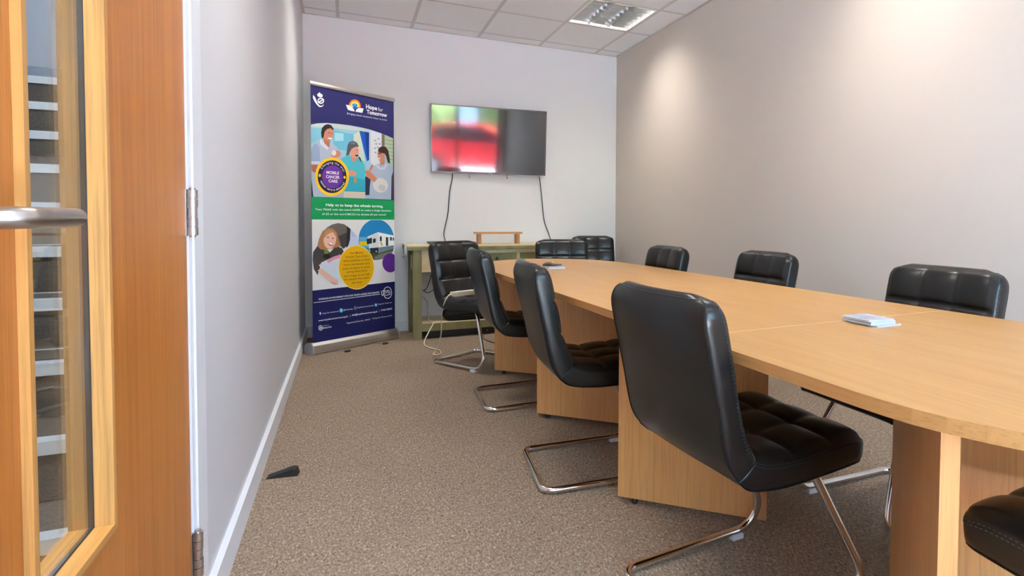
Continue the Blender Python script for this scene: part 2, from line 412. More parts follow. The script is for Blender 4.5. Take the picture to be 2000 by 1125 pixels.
# flat print of the banner sheet: (colour, outline in metres on the sheet: across, height)
SHEET_W=0.7120
PRINT = {
 'clinic_photo': [
  ((150, 198, 216),[(0.0000,1.7151),(0.0491,1.7320),(0.1214,1.7448),(0.2145,1.7512),(0.3175,1.7539),(0.4111,1.7512),(0.4939,1.7445),(0.6009,1.7271),(0.7031,1.7013),(0.7001,1.1825),(0.0000,1.1833)]),
  ((192, 206, 206),[(0.0000,1.7151),(0.0491,1.7320),(0.1214,1.7448),(0.2145,1.7512),(0.3175,1.7539),(0.4939,1.7445),(0.4867,1.7279),(0.3173,1.7175),(0.1703,1.7154),(0.0000,1.6998)]),
  ((128, 190, 214),[(0.0000,1.6838),(0.0847,1.7047),(0.0900,1.6288),(0.0000,1.5758)]),
  ((110, 186, 216),[(0.1733,1.6981),(0.3434,1.6876),(0.3424,1.5563),(0.1720,1.5503)]),
  ((160, 216, 232),[(0.1856,1.6820),(0.2585,1.6826),(0.2580,1.6256),(0.1850,1.6169)]),
  ((205, 216, 205),[(0.3434,1.6876),(0.3973,1.7222),(0.4399,1.4857),(0.3418,1.4769)]),
  ((20, 80, 175),[(0.3919,1.7227),(0.4832,1.7199),(0.4816,1.4894),(0.4572,1.4872)]),
  ((0, 55, 140),[(0.4382,1.7215),(0.4832,1.7199),(0.4816,1.4894),(0.4676,1.4882)]),
  ((205, 205, 215),[(0.4798,1.7395),(0.4980,1.7388),(0.4960,1.4404),(0.4779,1.4640)]),
  ((216, 223, 233),[(0.4980,1.7388),(0.5951,1.7263),(0.5935,1.4739),(0.4960,1.4404)]),
  ((120, 125, 140),[(0.5250,1.6668),(0.5407,1.6668),(0.5406,1.6586),(0.5250,1.6586)]),
  ((120, 125, 140),[(0.5573,1.6834),(0.5731,1.6834),(0.5730,1.6752),(0.5572,1.6752)]),
  ((120, 125, 140),[(0.5355,1.6397),(0.5512,1.6396),(0.5512,1.6314),(0.5355,1.6315)]),
  ((120, 125, 140),[(0.5678,1.6434),(0.5837,1.6433),(0.5836,1.6350),(0.5677,1.6351)]),
  ((120, 125, 140),[(0.5246,1.6037),(0.5403,1.6036),(0.5402,1.5953),(0.5246,1.5955)]),
  ((120, 125, 140),[(0.5496,1.6128),(0.5654,1.6126),(0.5654,1.6044),(0.5496,1.6046)]),
  ((120, 125, 140),[(0.5294,1.5695),(0.5450,1.5692),(0.5450,1.5610),(0.5293,1.5613)]),
  ((130, 110, 100),[(0.5951,1.7295),(0.6228,1.7216),(0.6220,1.5919),(0.5942,1.5890)]),
  ((178, 198, 168),[(0.6228,1.7190),(0.7031,1.7013),(0.7018,1.4700),(0.6658,1.4800),(0.6220,1.5855)]),
  ((140, 165, 135),[(0.6262,1.6823),(0.7030,1.6799),(0.7029,1.6734),(0.6262,1.6758)]),
  ((140, 165, 135),[(0.6260,1.6514),(0.7028,1.6486),(0.7027,1.6421),(0.6260,1.6450)]),
  ((140, 165, 135),[(0.6258,1.6206),(0.7026,1.6174),(0.7026,1.6109),(0.6258,1.6142)]),
  ((140, 165, 135),[(0.6257,1.5897),(0.7024,1.5861),(0.7024,1.5796),(0.6256,1.5833)]),
  ((140, 165, 135),[(0.6255,1.5589),(0.7022,1.5548),(0.7022,1.5483),(0.6254,1.5525)]),
  ((140, 165, 135),[(0.6253,1.5280),(0.7021,1.5235),(0.7020,1.5170),(0.6252,1.5216)]),
  ((48, 44, 48),[(0.0000,1.4225),(0.0403,1.4267),(0.0380,1.1838),(0.0000,1.1833)]),
  ((42, 46, 80),[(0.4321,1.3606),(0.4982,1.3650),(0.4972,1.2137),(0.4379,1.2113)]),
  ((172, 184, 208),[(0.0000,1.5140),(0.0121,1.5562),(0.0359,1.5847),(0.0749,1.6200),(0.1200,1.5916),(0.1631,1.5995),(0.2003,1.5712),(0.2317,1.5388),(0.2409,1.4918),(0.2371,1.4195),(0.2608,1.1837),(0.0144,1.1829),(0.0009,1.3088),(0.0000,1.3657),(0.0000,1.4454)]),
  ((148, 164, 196),[(0.0000,1.5140),(0.0121,1.5562),(0.0359,1.5847),(0.0653,1.5505),(0.0673,1.4522),(0.0671,1.4290),(0.0000,1.4282)]),
  ((205, 212, 226),[(0.0000,1.4454),(0.0673,1.4493),(0.0671,1.4290),(0.0000,1.4271)]),
  ((160, 98, 82),[(0.0000,1.4198),(0.0492,1.4240),(0.0367,1.3572),(0.0057,1.3722)]),
  ((178, 116, 96),[(0.0872,1.6488),(0.1510,1.6305),(0.1411,1.5617),(0.1047,1.5840)]),
  ((208, 214, 228),[(0.0767,1.6225),(0.1029,1.5896),(0.1350,1.5581),(0.1256,1.5395),(0.0715,1.5773),(0.0658,1.6027)]),
  ((196, 134, 112),[(0.1757,1.6627),(0.1765,1.6741),(0.1753,1.6849),(0.1723,1.6946),(0.1675,1.7028),(0.1612,1.7088),(0.1538,1.7126),(0.1456,1.7138),(0.1370,1.7125),(0.1284,1.7087),(0.1204,1.7026),(0.1133,1.6946),(0.1074,1.6850),(0.1030,1.6743),(0.1003,1.6630),(0.0996,1.6518),(0.1007,1.6411),(0.1036,1.6315),(0.1083,1.6234),(0.1145,1.6172),(0.1218,1.6134),(0.1299,1.6120),(0.1385,1.6131),(0.1471,1.6168),(0.1552,1.6228),(0.1625,1.6308),(0.1685,1.6404),(0.1730,1.6512)]),
  ((56, 42, 38),[(0.0810,1.6306),(0.0771,1.6678),(0.0847,1.7036),(0.1060,1.7269),(0.1305,1.7380),(0.1581,1.7343),(0.1765,1.7104),(0.1751,1.6954),(0.1517,1.7099),(0.1240,1.7002),(0.1056,1.6773),(0.0974,1.6414),(0.0875,1.6227)]),
  ((70, 45, 40),[(0.1330,1.6751),(0.1465,1.6757),(0.1452,1.6709),(0.1329,1.6704)]),
  ((70, 45, 40),[(0.1563,1.6747),(0.1675,1.6738),(0.1668,1.6695),(0.1563,1.6699)]),
  ((245, 240, 236),[(0.1618,1.6310),(0.1617,1.6322),(0.1607,1.6334),(0.1591,1.6346),(0.1568,1.6356),(0.1540,1.6365),(0.1507,1.6371),(0.1473,1.6375),(0.1438,1.6377),(0.1404,1.6375),(0.1373,1.6371),(0.1346,1.6365),(0.1325,1.6356),(0.1311,1.6346),(0.1305,1.6335),(0.1306,1.6323),(0.1315,1.6310),(0.1331,1.6299),(0.1354,1.6288),(0.1382,1.6280),(0.1414,1.6273),(0.1449,1.6269),(0.1484,1.6267),(0.1518,1.6269),(0.1549,1.6273),(0.1576,1.6279),(0.1597,1.6288),(0.1611,1.6298)]),
  ((198, 134, 118),[(0.2318,1.5335),(0.2286,1.5389),(0.2237,1.5431),(0.2174,1.5461),(0.2099,1.5475),(0.2017,1.5475),(0.1932,1.5459),(0.1848,1.5429),(0.1769,1.5386),(0.1699,1.5333),(0.1642,1.5271),(0.1600,1.5205),(0.1576,1.5137),(0.1570,1.5071),(0.1583,1.5010),(0.1615,1.4957),(0.1663,1.4915),(0.1725,1.4885),(0.1798,1.4869),(0.1880,1.4869),(0.1965,1.4884),(0.2049,1.4913),(0.2129,1.4956),(0.2200,1.5009),(0.2258,1.5071),(0.2301,1.5138),(0.2326,1.5207),(0.2332,1.5274)]),
  ((226, 214, 214),[(0.1968,1.5263),(0.1964,1.5310),(0.1950,1.5354),(0.1928,1.5392),(0.1898,1.5423),(0.1863,1.5444),(0.1823,1.5456),(0.1782,1.5457),(0.1740,1.5447),(0.1700,1.5427),(0.1665,1.5398),(0.1635,1.5361),(0.1612,1.5319),(0.1598,1.5272),(0.1593,1.5225),(0.1597,1.5178),(0.1611,1.5134),(0.1633,1.5096),(0.1662,1.5065),(0.1697,1.5043),(0.1736,1.5032),(0.1778,1.5030),(0.1820,1.5040),(0.1860,1.5059),(0.1895,1.5088),(0.1926,1.5125),(0.1948,1.5168),(0.1963,1.5215)]),
  ((78, 188, 208),[(0.2376,1.4855),(0.2634,1.5030),(0.2960,1.5164),(0.3418,1.4860),(0.3788,1.5079),(0.4160,1.4928),(0.4362,1.4480),(0.4413,1.3986),(0.4415,1.2333),(0.2599,1.2284),(0.2879,1.3267),(0.2948,1.3635),(0.2564,1.4331)]),
  ((50, 165, 190),[(0.2947,1.3514),(0.4388,1.3361),(0.4415,1.2333),(0.2599,1.2284),(0.2812,1.3021)]),
  ((208, 198, 184),[(0.2599,1.2344),(0.4415,1.2352),(0.4398,1.1827),(0.2511,1.1834)]),
  ((204, 140, 120),[(0.3157,1.5171),(0.3755,1.5229),(0.3686,1.4885),(0.3417,1.4677),(0.3187,1.4870)]),
  ((216, 154, 134),[(0.3863,1.5513),(0.3868,1.5629),(0.3855,1.5738),(0.3824,1.5837),(0.3777,1.5918),(0.3716,1.5979),(0.3644,1.6016),(0.3566,1.6028),(0.3485,1.6014),(0.3405,1.5974),(0.3330,1.5912),(0.3264,1.5829),(0.3210,1.5731),(0.3171,1.5622),(0.3148,1.5508),(0.3143,1.5394),(0.3156,1.5285),(0.3187,1.5188),(0.3233,1.5106),(0.3293,1.5045),(0.3363,1.5007),(0.3441,1.4994),(0.3522,1.5006),(0.3602,1.5044),(0.3678,1.5106),(0.3745,1.5188),(0.3800,1.5287),(0.3840,1.5397)]),
  ((92, 92, 102),[(0.2951,1.5635),(0.2915,1.5994),(0.3067,1.6241),(0.3364,1.6361),(0.3696,1.6278),(0.3882,1.5968),(0.3560,1.5895),(0.3260,1.5729),(0.3106,1.5469),(0.3026,1.5219),(0.2764,1.5102),(0.2897,1.5387)]),
  ((120, 120, 130),[(0.3066,1.6132),(0.3363,1.6276),(0.3696,1.6174),(0.3428,1.6082)]),
  ((80, 50, 45),[(0.3823,1.5297),(0.3820,1.5327),(0.3810,1.5355),(0.3795,1.5379),(0.3773,1.5398),(0.3748,1.5412),(0.3720,1.5419),(0.3690,1.5419),(0.3660,1.5413),(0.3632,1.5400),(0.3606,1.5381),(0.3585,1.5358),(0.3569,1.5331),(0.3558,1.5301),(0.3555,1.5271),(0.3558,1.5241),(0.3568,1.5214),(0.3583,1.5190),(0.3604,1.5170),(0.3630,1.5157),(0.3658,1.5149),(0.3688,1.5149),(0.3718,1.5155),(0.3746,1.5168),(0.3772,1.5187),(0.3793,1.5210),(0.3810,1.5237),(0.3820,1.5267)]),
  ((240, 235, 230),[(0.3804,1.5357),(0.3801,1.5366),(0.3792,1.5374),(0.3779,1.5381),(0.3761,1.5386),(0.3739,1.5389),(0.3715,1.5390),(0.3690,1.5388),(0.3664,1.5385),(0.3640,1.5379),(0.3618,1.5372),(0.3600,1.5363),(0.3587,1.5354),(0.3578,1.5344),(0.3575,1.5334),(0.3578,1.5325),(0.3586,1.5317),(0.3600,1.5310),(0.3618,1.5305),(0.3639,1.5302),(0.3664,1.5301),(0.3689,1.5303),(0.3714,1.5306),(0.3738,1.5312),(0.3760,1.5319),(0.3778,1.5328),(0.3792,1.5337),(0.3801,1.5347)]),
  ((70, 60, 60),[(0.3638,1.5677),(0.3772,1.5673),(0.3765,1.5623),(0.3638,1.5628)]),
  ((60, 58, 66),[(0.3769,1.5243),(0.4025,1.5070),(0.4063,1.4703),(0.3928,1.4907)]),
  ((206, 146, 124),[(0.3651,1.3743),(0.3656,1.3793),(0.3643,1.3843),(0.3612,1.3892),(0.3565,1.3937),(0.3504,1.3974),(0.3433,1.4004),(0.3354,1.4023),(0.3273,1.4031),(0.3193,1.4028),(0.3118,1.4014),(0.3052,1.3989),(0.2998,1.3955),(0.2959,1.3914),(0.2936,1.3868),(0.2931,1.3819),(0.2944,1.3768),(0.2974,1.3720),(0.3020,1.3676),(0.3080,1.3638),(0.3150,1.3609),(0.3228,1.3589),(0.3309,1.3580),(0.3389,1.3583),(0.3465,1.3596),(0.3532,1.3621),(0.3587,1.3654),(0.3627,1.3696)]),
  ((196, 146, 80),[(0.3673,1.3286),(0.3670,1.3338),(0.3661,1.3387),(0.3645,1.3430),(0.3624,1.3465),(0.3599,1.3492),(0.3571,1.3507),(0.3541,1.3511),(0.3511,1.3503),(0.3483,1.3484),(0.3458,1.3455),(0.3436,1.3416),(0.3420,1.3371),(0.3410,1.3321),(0.3406,1.3269),(0.3409,1.3218),(0.3418,1.3169),(0.3434,1.3126),(0.3455,1.3090),(0.3480,1.3064),(0.3508,1.3048),(0.3538,1.3044),(0.3567,1.3052),(0.3596,1.3071),(0.3621,1.3100),(0.3643,1.3138),(0.3659,1.3184),(0.3670,1.3234)]),
  ((168, 184, 208),[(0.5001,1.4281),(0.5343,1.4625),(0.5703,1.4783),(0.6214,1.5007),(0.6658,1.4813),(0.7017,1.4570),(0.7001,1.1851),(0.4759,1.1839),(0.4808,1.2759),(0.4955,1.3775)]),
  ((196, 206, 224),[(0.5487,1.4700),(0.5773,1.4470),(0.6138,1.4499),(0.6287,1.4897),(0.6508,1.4723),(0.6210,1.4312),(0.5700,1.4273),(0.5414,1.4504)]),
  ((186, 124, 104),[(0.5705,1.5101),(0.6215,1.5148),(0.6213,1.4762),(0.5847,1.4603)]),
  ((196, 132, 112),[(0.6239,1.5545),(0.6221,1.5665),(0.6186,1.5776),(0.6137,1.5873),(0.6075,1.5950),(0.6004,1.6004),(0.5927,1.6031),(0.5849,1.6032),(0.5772,1.6005),(0.5702,1.5953),(0.5641,1.5877),(0.5593,1.5783),(0.5560,1.5673),(0.5542,1.5555),(0.5543,1.5433),(0.5560,1.5314),(0.5594,1.5204),(0.5642,1.5108),(0.5703,1.5030),(0.5774,1.4975),(0.5850,1.4946),(0.5929,1.4944),(0.6005,1.4969),(0.6076,1.5021),(0.6138,1.5096),(0.6187,1.5191),(0.6222,1.5302),(0.6239,1.5421)]),
  ((58, 38, 38),[(0.5580,1.5788),(0.5639,1.6017),(0.5893,1.6191),(0.6295,1.6216),(0.6553,1.5954),(0.6661,1.5448),(0.6748,1.4873),(0.6509,1.4917),(0.6364,1.5420),(0.6218,1.5662),(0.5853,1.5657)]),
  ((60, 48, 50),[(0.5622,1.5653),(0.5853,1.5657),(0.5853,1.5562),(0.5622,1.5564)]),
  ((240, 232, 228),[(0.5805,1.5203),(0.5801,1.5211),(0.5792,1.5219),(0.5778,1.5224),(0.5761,1.5227),(0.5741,1.5227),(0.5719,1.5225),(0.5697,1.5221),(0.5675,1.5214),(0.5655,1.5206),(0.5637,1.5196),(0.5622,1.5185),(0.5612,1.5174),(0.5607,1.5163),(0.5606,1.5153),(0.5610,1.5144),(0.5620,1.5137),(0.5633,1.5131),(0.5650,1.5129),(0.5670,1.5128),(0.5692,1.5130),(0.5714,1.5135),(0.5736,1.5141),(0.5757,1.5150),(0.5774,1.5159),(0.5789,1.5170),(0.5799,1.5181),(0.5805,1.5192)]),
  ((214, 214, 216),[(0.6398,1.2651),(0.6471,1.2772),(0.6510,1.2905),(0.6512,1.3042),(0.6479,1.3176),(0.6411,1.3300),(0.6313,1.3409),(0.6189,1.3496),(0.6046,1.3556),(0.5891,1.3588),(0.5733,1.3590),(0.5579,1.3562),(0.5436,1.3505),(0.5313,1.3424),(0.5214,1.3320),(0.5145,1.3201),(0.5108,1.3071),(0.5105,1.2938),(0.5137,1.2807),(0.5202,1.2684),(0.5296,1.2577),(0.5416,1.2489),(0.5556,1.2426),(0.5709,1.2391),(0.5867,1.2386),(0.6023,1.2411),(0.6168,1.2466),(0.6296,1.2547)]),
  ((192, 192, 198),[(0.6243,1.2615),(0.6274,1.2669),(0.6288,1.2728),(0.6284,1.2790),(0.6263,1.2851),(0.6227,1.2910),(0.6176,1.2962),(0.6113,1.3005),(0.6043,1.3037),(0.5967,1.3056),(0.5891,1.3061),(0.5817,1.3053),(0.5750,1.3031),(0.5693,1.2998),(0.5648,1.2953),(0.5618,1.2901),(0.5605,1.2842),(0.5608,1.2781),(0.5628,1.2720),(0.5664,1.2662),(0.5714,1.2610),(0.5776,1.2567),(0.5846,1.2535),(0.5921,1.2515),(0.5998,1.2509),(0.6072,1.2516),(0.6140,1.2537),(0.6198,1.2571)]),
  ((196, 128, 100),[(0.4373,1.4045),(0.4706,1.4183),(0.4985,1.3965),(0.5515,1.3495),(0.5227,1.3192),(0.4563,1.3591)]),
  ((196, 128, 100),[(0.4707,1.4321),(0.5060,1.4664),(0.5201,1.4550),(0.4859,1.4019)]),
  ((164, 204, 234),[(0.4537,1.4775),(0.4782,1.5016),(0.5004,1.4659),(0.4670,1.4068),(0.4499,1.4367)]),
  ((70, 48, 58),[(0.6861,1.3776),(0.7015,1.4178),(0.7001,1.1825),(0.6805,1.1832)]),
 ],
 'round_badge': [
  ((240, 190, 30),[(0.3012,1.3506),(0.2996,1.3743),(0.2945,1.3970),(0.2861,1.4183),(0.2745,1.4376),(0.2602,1.4544),(0.2434,1.4682),(0.2248,1.4788),(0.2046,1.4859),(0.1836,1.4893),(0.1621,1.4891),(0.1408,1.4853),(0.1202,1.4779),(0.1007,1.4674),(0.0828,1.4538),(0.0669,1.4376),(0.0533,1.4191),(0.0424,1.3989),(0.0344,1.3774),(0.0294,1.3550),(0.0276,1.3323),(0.0290,1.3099),(0.0335,1.2881),(0.0411,1.2676),(0.0517,1.2488),(0.0649,1.2321),(0.0806,1.2180),(0.0983,1.2067),(0.1176,1.1987),(0.1382,1.1941),(0.1595,1.1931),(0.1810,1.1958),(0.2022,1.2021),(0.2225,1.2119),(0.2414,1.2250),(0.2584,1.2411),(0.2731,1.2599),(0.2850,1.2808),(0.2938,1.3032),(0.2992,1.3267)]),
  ((38, 30, 70),[(0.2790,1.3491),(0.2777,1.3691),(0.2734,1.3883),(0.2663,1.4064),(0.2566,1.4227),(0.2446,1.4369),(0.2305,1.4486),(0.2148,1.4577),(0.1978,1.4637),(0.1800,1.4667),(0.1619,1.4666),(0.1439,1.4635),(0.1264,1.4573),(0.1099,1.4484),(0.0947,1.4369),(0.0811,1.4232),(0.0696,1.4075),(0.0603,1.3903),(0.0535,1.3720),(0.0493,1.3530),(0.0477,1.3337),(0.0489,1.3146),(0.0528,1.2961),(0.0593,1.2786),(0.0683,1.2626),(0.0795,1.2484),(0.0928,1.2365),(0.1078,1.2270),(0.1243,1.2202),(0.1417,1.2164),(0.1597,1.2157),(0.1779,1.2180),(0.1957,1.2234),(0.2128,1.2318),(0.2288,1.2429),(0.2431,1.2566),(0.2554,1.2725),(0.2654,1.2901),(0.2728,1.3091),(0.2774,1.3290)]),
  ((105, 55, 160),[(0.2506,1.3472),(0.2494,1.3628),(0.2456,1.3777),(0.2393,1.3915),(0.2307,1.4037),(0.2201,1.4139),(0.2079,1.4219),(0.1944,1.4274),(0.1800,1.4302),(0.1653,1.4303),(0.1507,1.4277),(0.1365,1.4226),(0.1232,1.4150),(0.1113,1.4052),(0.1010,1.3936),(0.0927,1.3805),(0.0865,1.3662),(0.0826,1.3512),(0.0812,1.3359),(0.0824,1.3208),(0.0859,1.3063),(0.0918,1.2928),(0.1000,1.2808),(0.1101,1.2705),(0.1219,1.2623),(0.1350,1.2565),(0.1491,1.2532),(0.1637,1.2526),(0.1785,1.2547),(0.1929,1.2594),(0.2065,1.2667),(0.2189,1.2764),(0.2297,1.2880),(0.2385,1.3014),(0.2450,1.3160),(0.2491,1.3315)]),
  ((240, 200, 60),[(0.0735,1.3453),(0.0726,1.3503),(0.0698,1.3541),(0.0657,1.3561),(0.0612,1.3558),(0.0571,1.3532),(0.0542,1.3490),(0.0532,1.3439),(0.0541,1.3389),(0.0569,1.3351),(0.0610,1.3331),(0.0655,1.3334),(0.0696,1.3359),(0.0725,1.3402)]),
  ((240, 200, 60),[(0.2731,1.3439),(0.2722,1.3486),(0.2695,1.3522),(0.2657,1.3540),(0.2614,1.3537),(0.2575,1.3514),(0.2547,1.3474),(0.2537,1.3426),(0.2547,1.3380),(0.2573,1.3344),(0.2612,1.3325),(0.2655,1.3328),(0.2694,1.3352),(0.2721,1.3391)]),
 ],
 'green_band': [
  ((8, 146, 84),[(0.0000,1.1816),(0.0000,1.1826),(0.7007,1.1780),(0.7120,1.1774),(0.7120,1.0130),(0.7025,1.0129),(0.0000,1.0132),(0.0000,1.0131)]),
 ],
 'white_field': [
  ((226, 224, 226),[(0.0000,1.0131),(0.0000,1.0132),(0.7025,1.0129),(0.7120,1.0130),(0.7120,0.4860),(0.7117,0.4866),(0.0000,0.4810),(0.0000,0.4808)]),
 ],
 'portrait_disc': [
  ((214, 224, 234),[(0.3930,0.7373),(0.3907,0.7763),(0.3833,0.8144),(0.3711,0.8507),(0.3543,0.8841),(0.3335,0.9138),(0.3093,0.9390),(0.2823,0.9592),(0.2534,0.9738),(0.2233,0.9827),(0.1926,0.9857),(0.1623,0.9829),(0.1330,0.9743),(0.1054,0.9603),(0.0802,0.9413),(0.0578,0.9178),(0.0388,0.8904),(0.0234,0.8598),(0.0122,0.8266),(0.0052,0.7916),(0.0026,0.7556),(0.0045,0.7194),(0.0108,0.6838),(0.0214,0.6495),(0.0362,0.6174),(0.0547,0.5881),(0.0767,0.5624),(0.1016,0.5410),(0.1290,0.5244),(0.1582,0.5130),(0.1885,0.5072),(0.2192,0.5074),(0.2496,0.5135),(0.2788,0.5255),(0.3061,0.5432),(0.3308,0.5663),(0.3520,0.5941),(0.3693,0.6260),(0.3822,0.6611),(0.3901,0.6986)]),
  ((108, 100, 94),[(0.1123,0.9505),(0.1561,0.9743),(0.2060,0.9857),(0.2568,0.9771),(0.3025,0.9446),(0.2957,0.8175),(0.2495,0.7847),(0.1937,0.8526)]),
  ((66, 62, 64),[(0.2051,0.8841),(0.2872,0.9146),(0.2957,0.8175),(0.2495,0.7847),(0.2046,0.8204)]),
  ((40, 38, 44),[(0.2807,0.9631),(0.3106,0.9381),(0.3027,0.8226),(0.2724,0.7881)]),
  ((172, 192, 226),[(0.3106,0.9381),(0.3643,0.8829),(0.3194,0.8709)]),
  ((196, 204, 232),[(0.3101,0.8711),(0.3667,0.8851),(0.3852,0.8145),(0.3658,0.7714),(0.2839,0.7877)]),
  ((72, 68, 66),[(0.0079,0.7707),(0.0418,0.8155),(0.0842,0.8140),(0.1377,0.7598),(0.1878,0.8104),(0.2381,0.7895),(0.2549,0.7545),(0.2375,0.7179),(0.1815,0.7314),(0.1209,0.7083),(0.0670,0.6853),(0.0560,0.6395),(0.0397,0.5942),(0.0109,0.6426),(0.0032,0.7147)]),
  ((172, 120, 80),[(0.0397,0.8156),(0.0528,0.8666),(0.0799,0.9228),(0.1177,0.9504),(0.1635,0.9459),(0.1943,0.9160),(0.2050,0.8629),(0.2293,0.8090),(0.1932,0.7975),(0.1621,0.7903),(0.0946,0.7825),(0.0627,0.7890)]),
  ((232, 184, 168),[(0.1890,0.8539),(0.1896,0.8700),(0.1876,0.8855),(0.1832,0.8997),(0.1765,0.9119),(0.1680,0.9215),(0.1580,0.9279),(0.1470,0.9310),(0.1357,0.9304),(0.1246,0.9264),(0.1142,0.9191),(0.1051,0.9089),(0.0977,0.8963),(0.0923,0.8820),(0.0892,0.8665),(0.0886,0.8508),(0.0905,0.8356),(0.0948,0.8215),(0.1012,0.8094),(0.1096,0.7998),(0.1194,0.7931),(0.1302,0.7898),(0.1415,0.7900),(0.1528,0.7938),(0.1633,0.8009),(0.1726,0.8110),(0.1803,0.8237),(0.1858,0.8382)]),
  ((190, 138, 95),[(0.0911,0.8657),(0.1013,0.9225),(0.1393,0.9398),(0.1886,0.9108),(0.1917,0.8738),(0.1632,0.9165),(0.1227,0.9014)]),
  ((70, 45, 40),[(0.1312,0.8772),(0.1297,0.8797),(0.1259,0.8813),(0.1212,0.8814),(0.1174,0.8800),(0.1160,0.8776),(0.1174,0.8751),(0.1212,0.8735),(0.1259,0.8734),(0.1297,0.8748)]),
  ((70, 45, 40),[(0.1705,0.8679),(0.1691,0.8704),(0.1652,0.8720),(0.1605,0.8722),(0.1566,0.8707),(0.1551,0.8683),(0.1566,0.8658),(0.1604,0.8642),(0.1652,0.8640),(0.1690,0.8655)]),
  ((150, 70, 70),[(0.1690,0.8169),(0.1689,0.8220),(0.1655,0.8275),(0.1593,0.8325),(0.1512,0.8363),(0.1426,0.8382),(0.1346,0.8381),(0.1286,0.8359),(0.1253,0.8319),(0.1254,0.8268),(0.1288,0.8214),(0.1349,0.8164),(0.1429,0.8126),(0.1516,0.8106),(0.1596,0.8107),(0.1657,0.8129)]),
  ((250, 246, 244),[(0.1658,0.8211),(0.1653,0.8243),(0.1621,0.8279),(0.1565,0.8315),(0.1495,0.8345),(0.1422,0.8364),(0.1356,0.8370),(0.1308,0.8361),(0.1285,0.8340),(0.1289,0.8309),(0.1322,0.8272),(0.1377,0.8237),(0.1447,0.8207),(0.1520,0.8187),(0.1586,0.8181),(0.1635,0.8190)]),
  ((112, 136, 60),[(0.0893,0.7910),(0.1292,0.7758),(0.1223,0.7375),(0.0965,0.7491)]),
  ((34, 32, 36),[(0.1418,0.7302),(0.1397,0.7383),(0.1337,0.7454),(0.1245,0.7504),(0.1137,0.7525),(0.1030,0.7514),(0.0939,0.7473),(0.0878,0.7409),(0.0856,0.7330),(0.0876,0.7250),(0.0936,0.7179),(0.1026,0.7129),(0.1134,0.7108),(0.1242,0.7118),(0.1334,0.7158),(0.1396,0.7223)]),
  ((206, 216, 230),[(0.0510,0.6708),(0.1208,0.6926),(0.2038,0.7250),(0.2375,0.7072),(0.2358,0.5146),(0.1469,0.5595),(0.0928,0.5849)]),
  ((230, 146, 176),[(0.1100,0.7005),(0.1704,0.7267),(0.2264,0.7430),(0.2285,0.7152),(0.1702,0.7034),(0.1261,0.6787)]),
  ((222, 178, 166),[(0.0400,0.6303),(0.0698,0.6448),(0.1471,0.5806),(0.2022,0.5422),(0.2042,0.5090),(0.1466,0.5216),(0.0661,0.5922)]),
  ((192, 140, 130),[(0.1358,0.5394),(0.2042,0.5090),(0.1685,0.5101)]),
 ],
 'vehicle_disc': [
  ((28, 128, 190),[(0.7076,0.8446),(0.7056,0.8719),(0.6994,0.8986),(0.6891,0.9239),(0.6751,0.9472),(0.6576,0.9680),(0.6374,0.9856),(0.6148,0.9996),(0.5905,1.0098),(0.5650,1.0101),(0.5392,1.0100),(0.5136,1.0100),(0.4889,1.0095),(0.4655,0.9994),(0.4440,0.9858),(0.4250,0.9690),(0.4089,0.9494),(0.3959,0.9274),(0.3863,0.9037),(0.3804,0.8788),(0.3783,0.8531),(0.3800,0.8273),(0.3856,0.8021),(0.3947,0.7778),(0.4074,0.7552),(0.4233,0.7347),(0.4421,0.7169),(0.4634,0.7021),(0.4866,0.6908),(0.5114,0.6833),(0.5370,0.6798),(0.5629,0.6804),(0.5884,0.6852),(0.6129,0.6942),(0.6357,0.7072),(0.6562,0.7238),(0.6739,0.7436),(0.6882,0.7663),(0.6988,0.7911),(0.7053,0.8175)]),
  ((96, 170, 214),[(0.3809,0.8749),(0.7051,0.8679),(0.7075,0.8272),(0.6804,0.7586),(0.3898,0.7924)]),
  ((66, 84, 44),[(0.3875,0.8035),(0.4873,0.7497),(0.5628,0.7384),(0.7045,0.7715),(0.6936,0.7406),(0.6562,0.7112),(0.6141,0.6903),(0.5370,0.6798),(0.4622,0.7062),(0.4088,0.7531)]),
  ((222, 202, 24),[(0.3842,0.8387),(0.4631,0.8365),(0.4629,0.8009),(0.3863,0.8057)]),
  ((120, 118, 112),[(0.5119,0.7036),(0.5756,0.7288),(0.6937,0.7522),(0.6562,0.7112),(0.6141,0.6903),(0.5370,0.6798)]),
  ((222, 226, 230),[(0.4573,0.8766),(0.5538,0.9107),(0.7065,0.8783),(0.7059,0.7715),(0.5628,0.7384),(0.4749,0.7558)]),
  ((240, 242, 244),[(0.5538,0.9107),(0.7065,0.8783),(0.7060,0.7924),(0.5631,0.7838)]),
  ((110, 134, 146),[(0.5631,0.7838),(0.7060,0.7971),(0.7018,0.7670),(0.5628,0.7362)]),
  ((30, 40, 52),[(0.4485,0.8546),(0.4980,0.8668),(0.4977,0.8198),(0.4531,0.8123)]),
  ((30, 40, 52),[(0.5067,0.8554),(0.5319,0.8593),(0.5317,0.8266),(0.5065,0.8218)]),
  ((40, 44, 52),[(0.4751,0.7804),(0.5606,0.7839),(0.5603,0.7408),(0.4872,0.7419)]),
  ((60, 58, 56),[(0.5714,0.8765),(0.5894,0.8738),(0.5891,0.8352),(0.5711,0.8357)]),
  ((60, 58, 56),[(0.6283,0.8684),(0.6505,0.8657),(0.6501,0.7944),(0.6278,0.7951)]),
  ((60, 58, 56),[(0.6677,0.8687),(0.6863,0.8660),(0.6862,0.8371),(0.6675,0.8376)]),
  ((60, 58, 56),[(0.6943,0.8647),(0.7064,0.8621),(0.7062,0.8366),(0.6942,0.8369)]),
  ((222, 190, 90),[(0.5711,0.8311),(0.5891,0.8249),(0.5992,0.7961),(0.5863,0.7966)]),
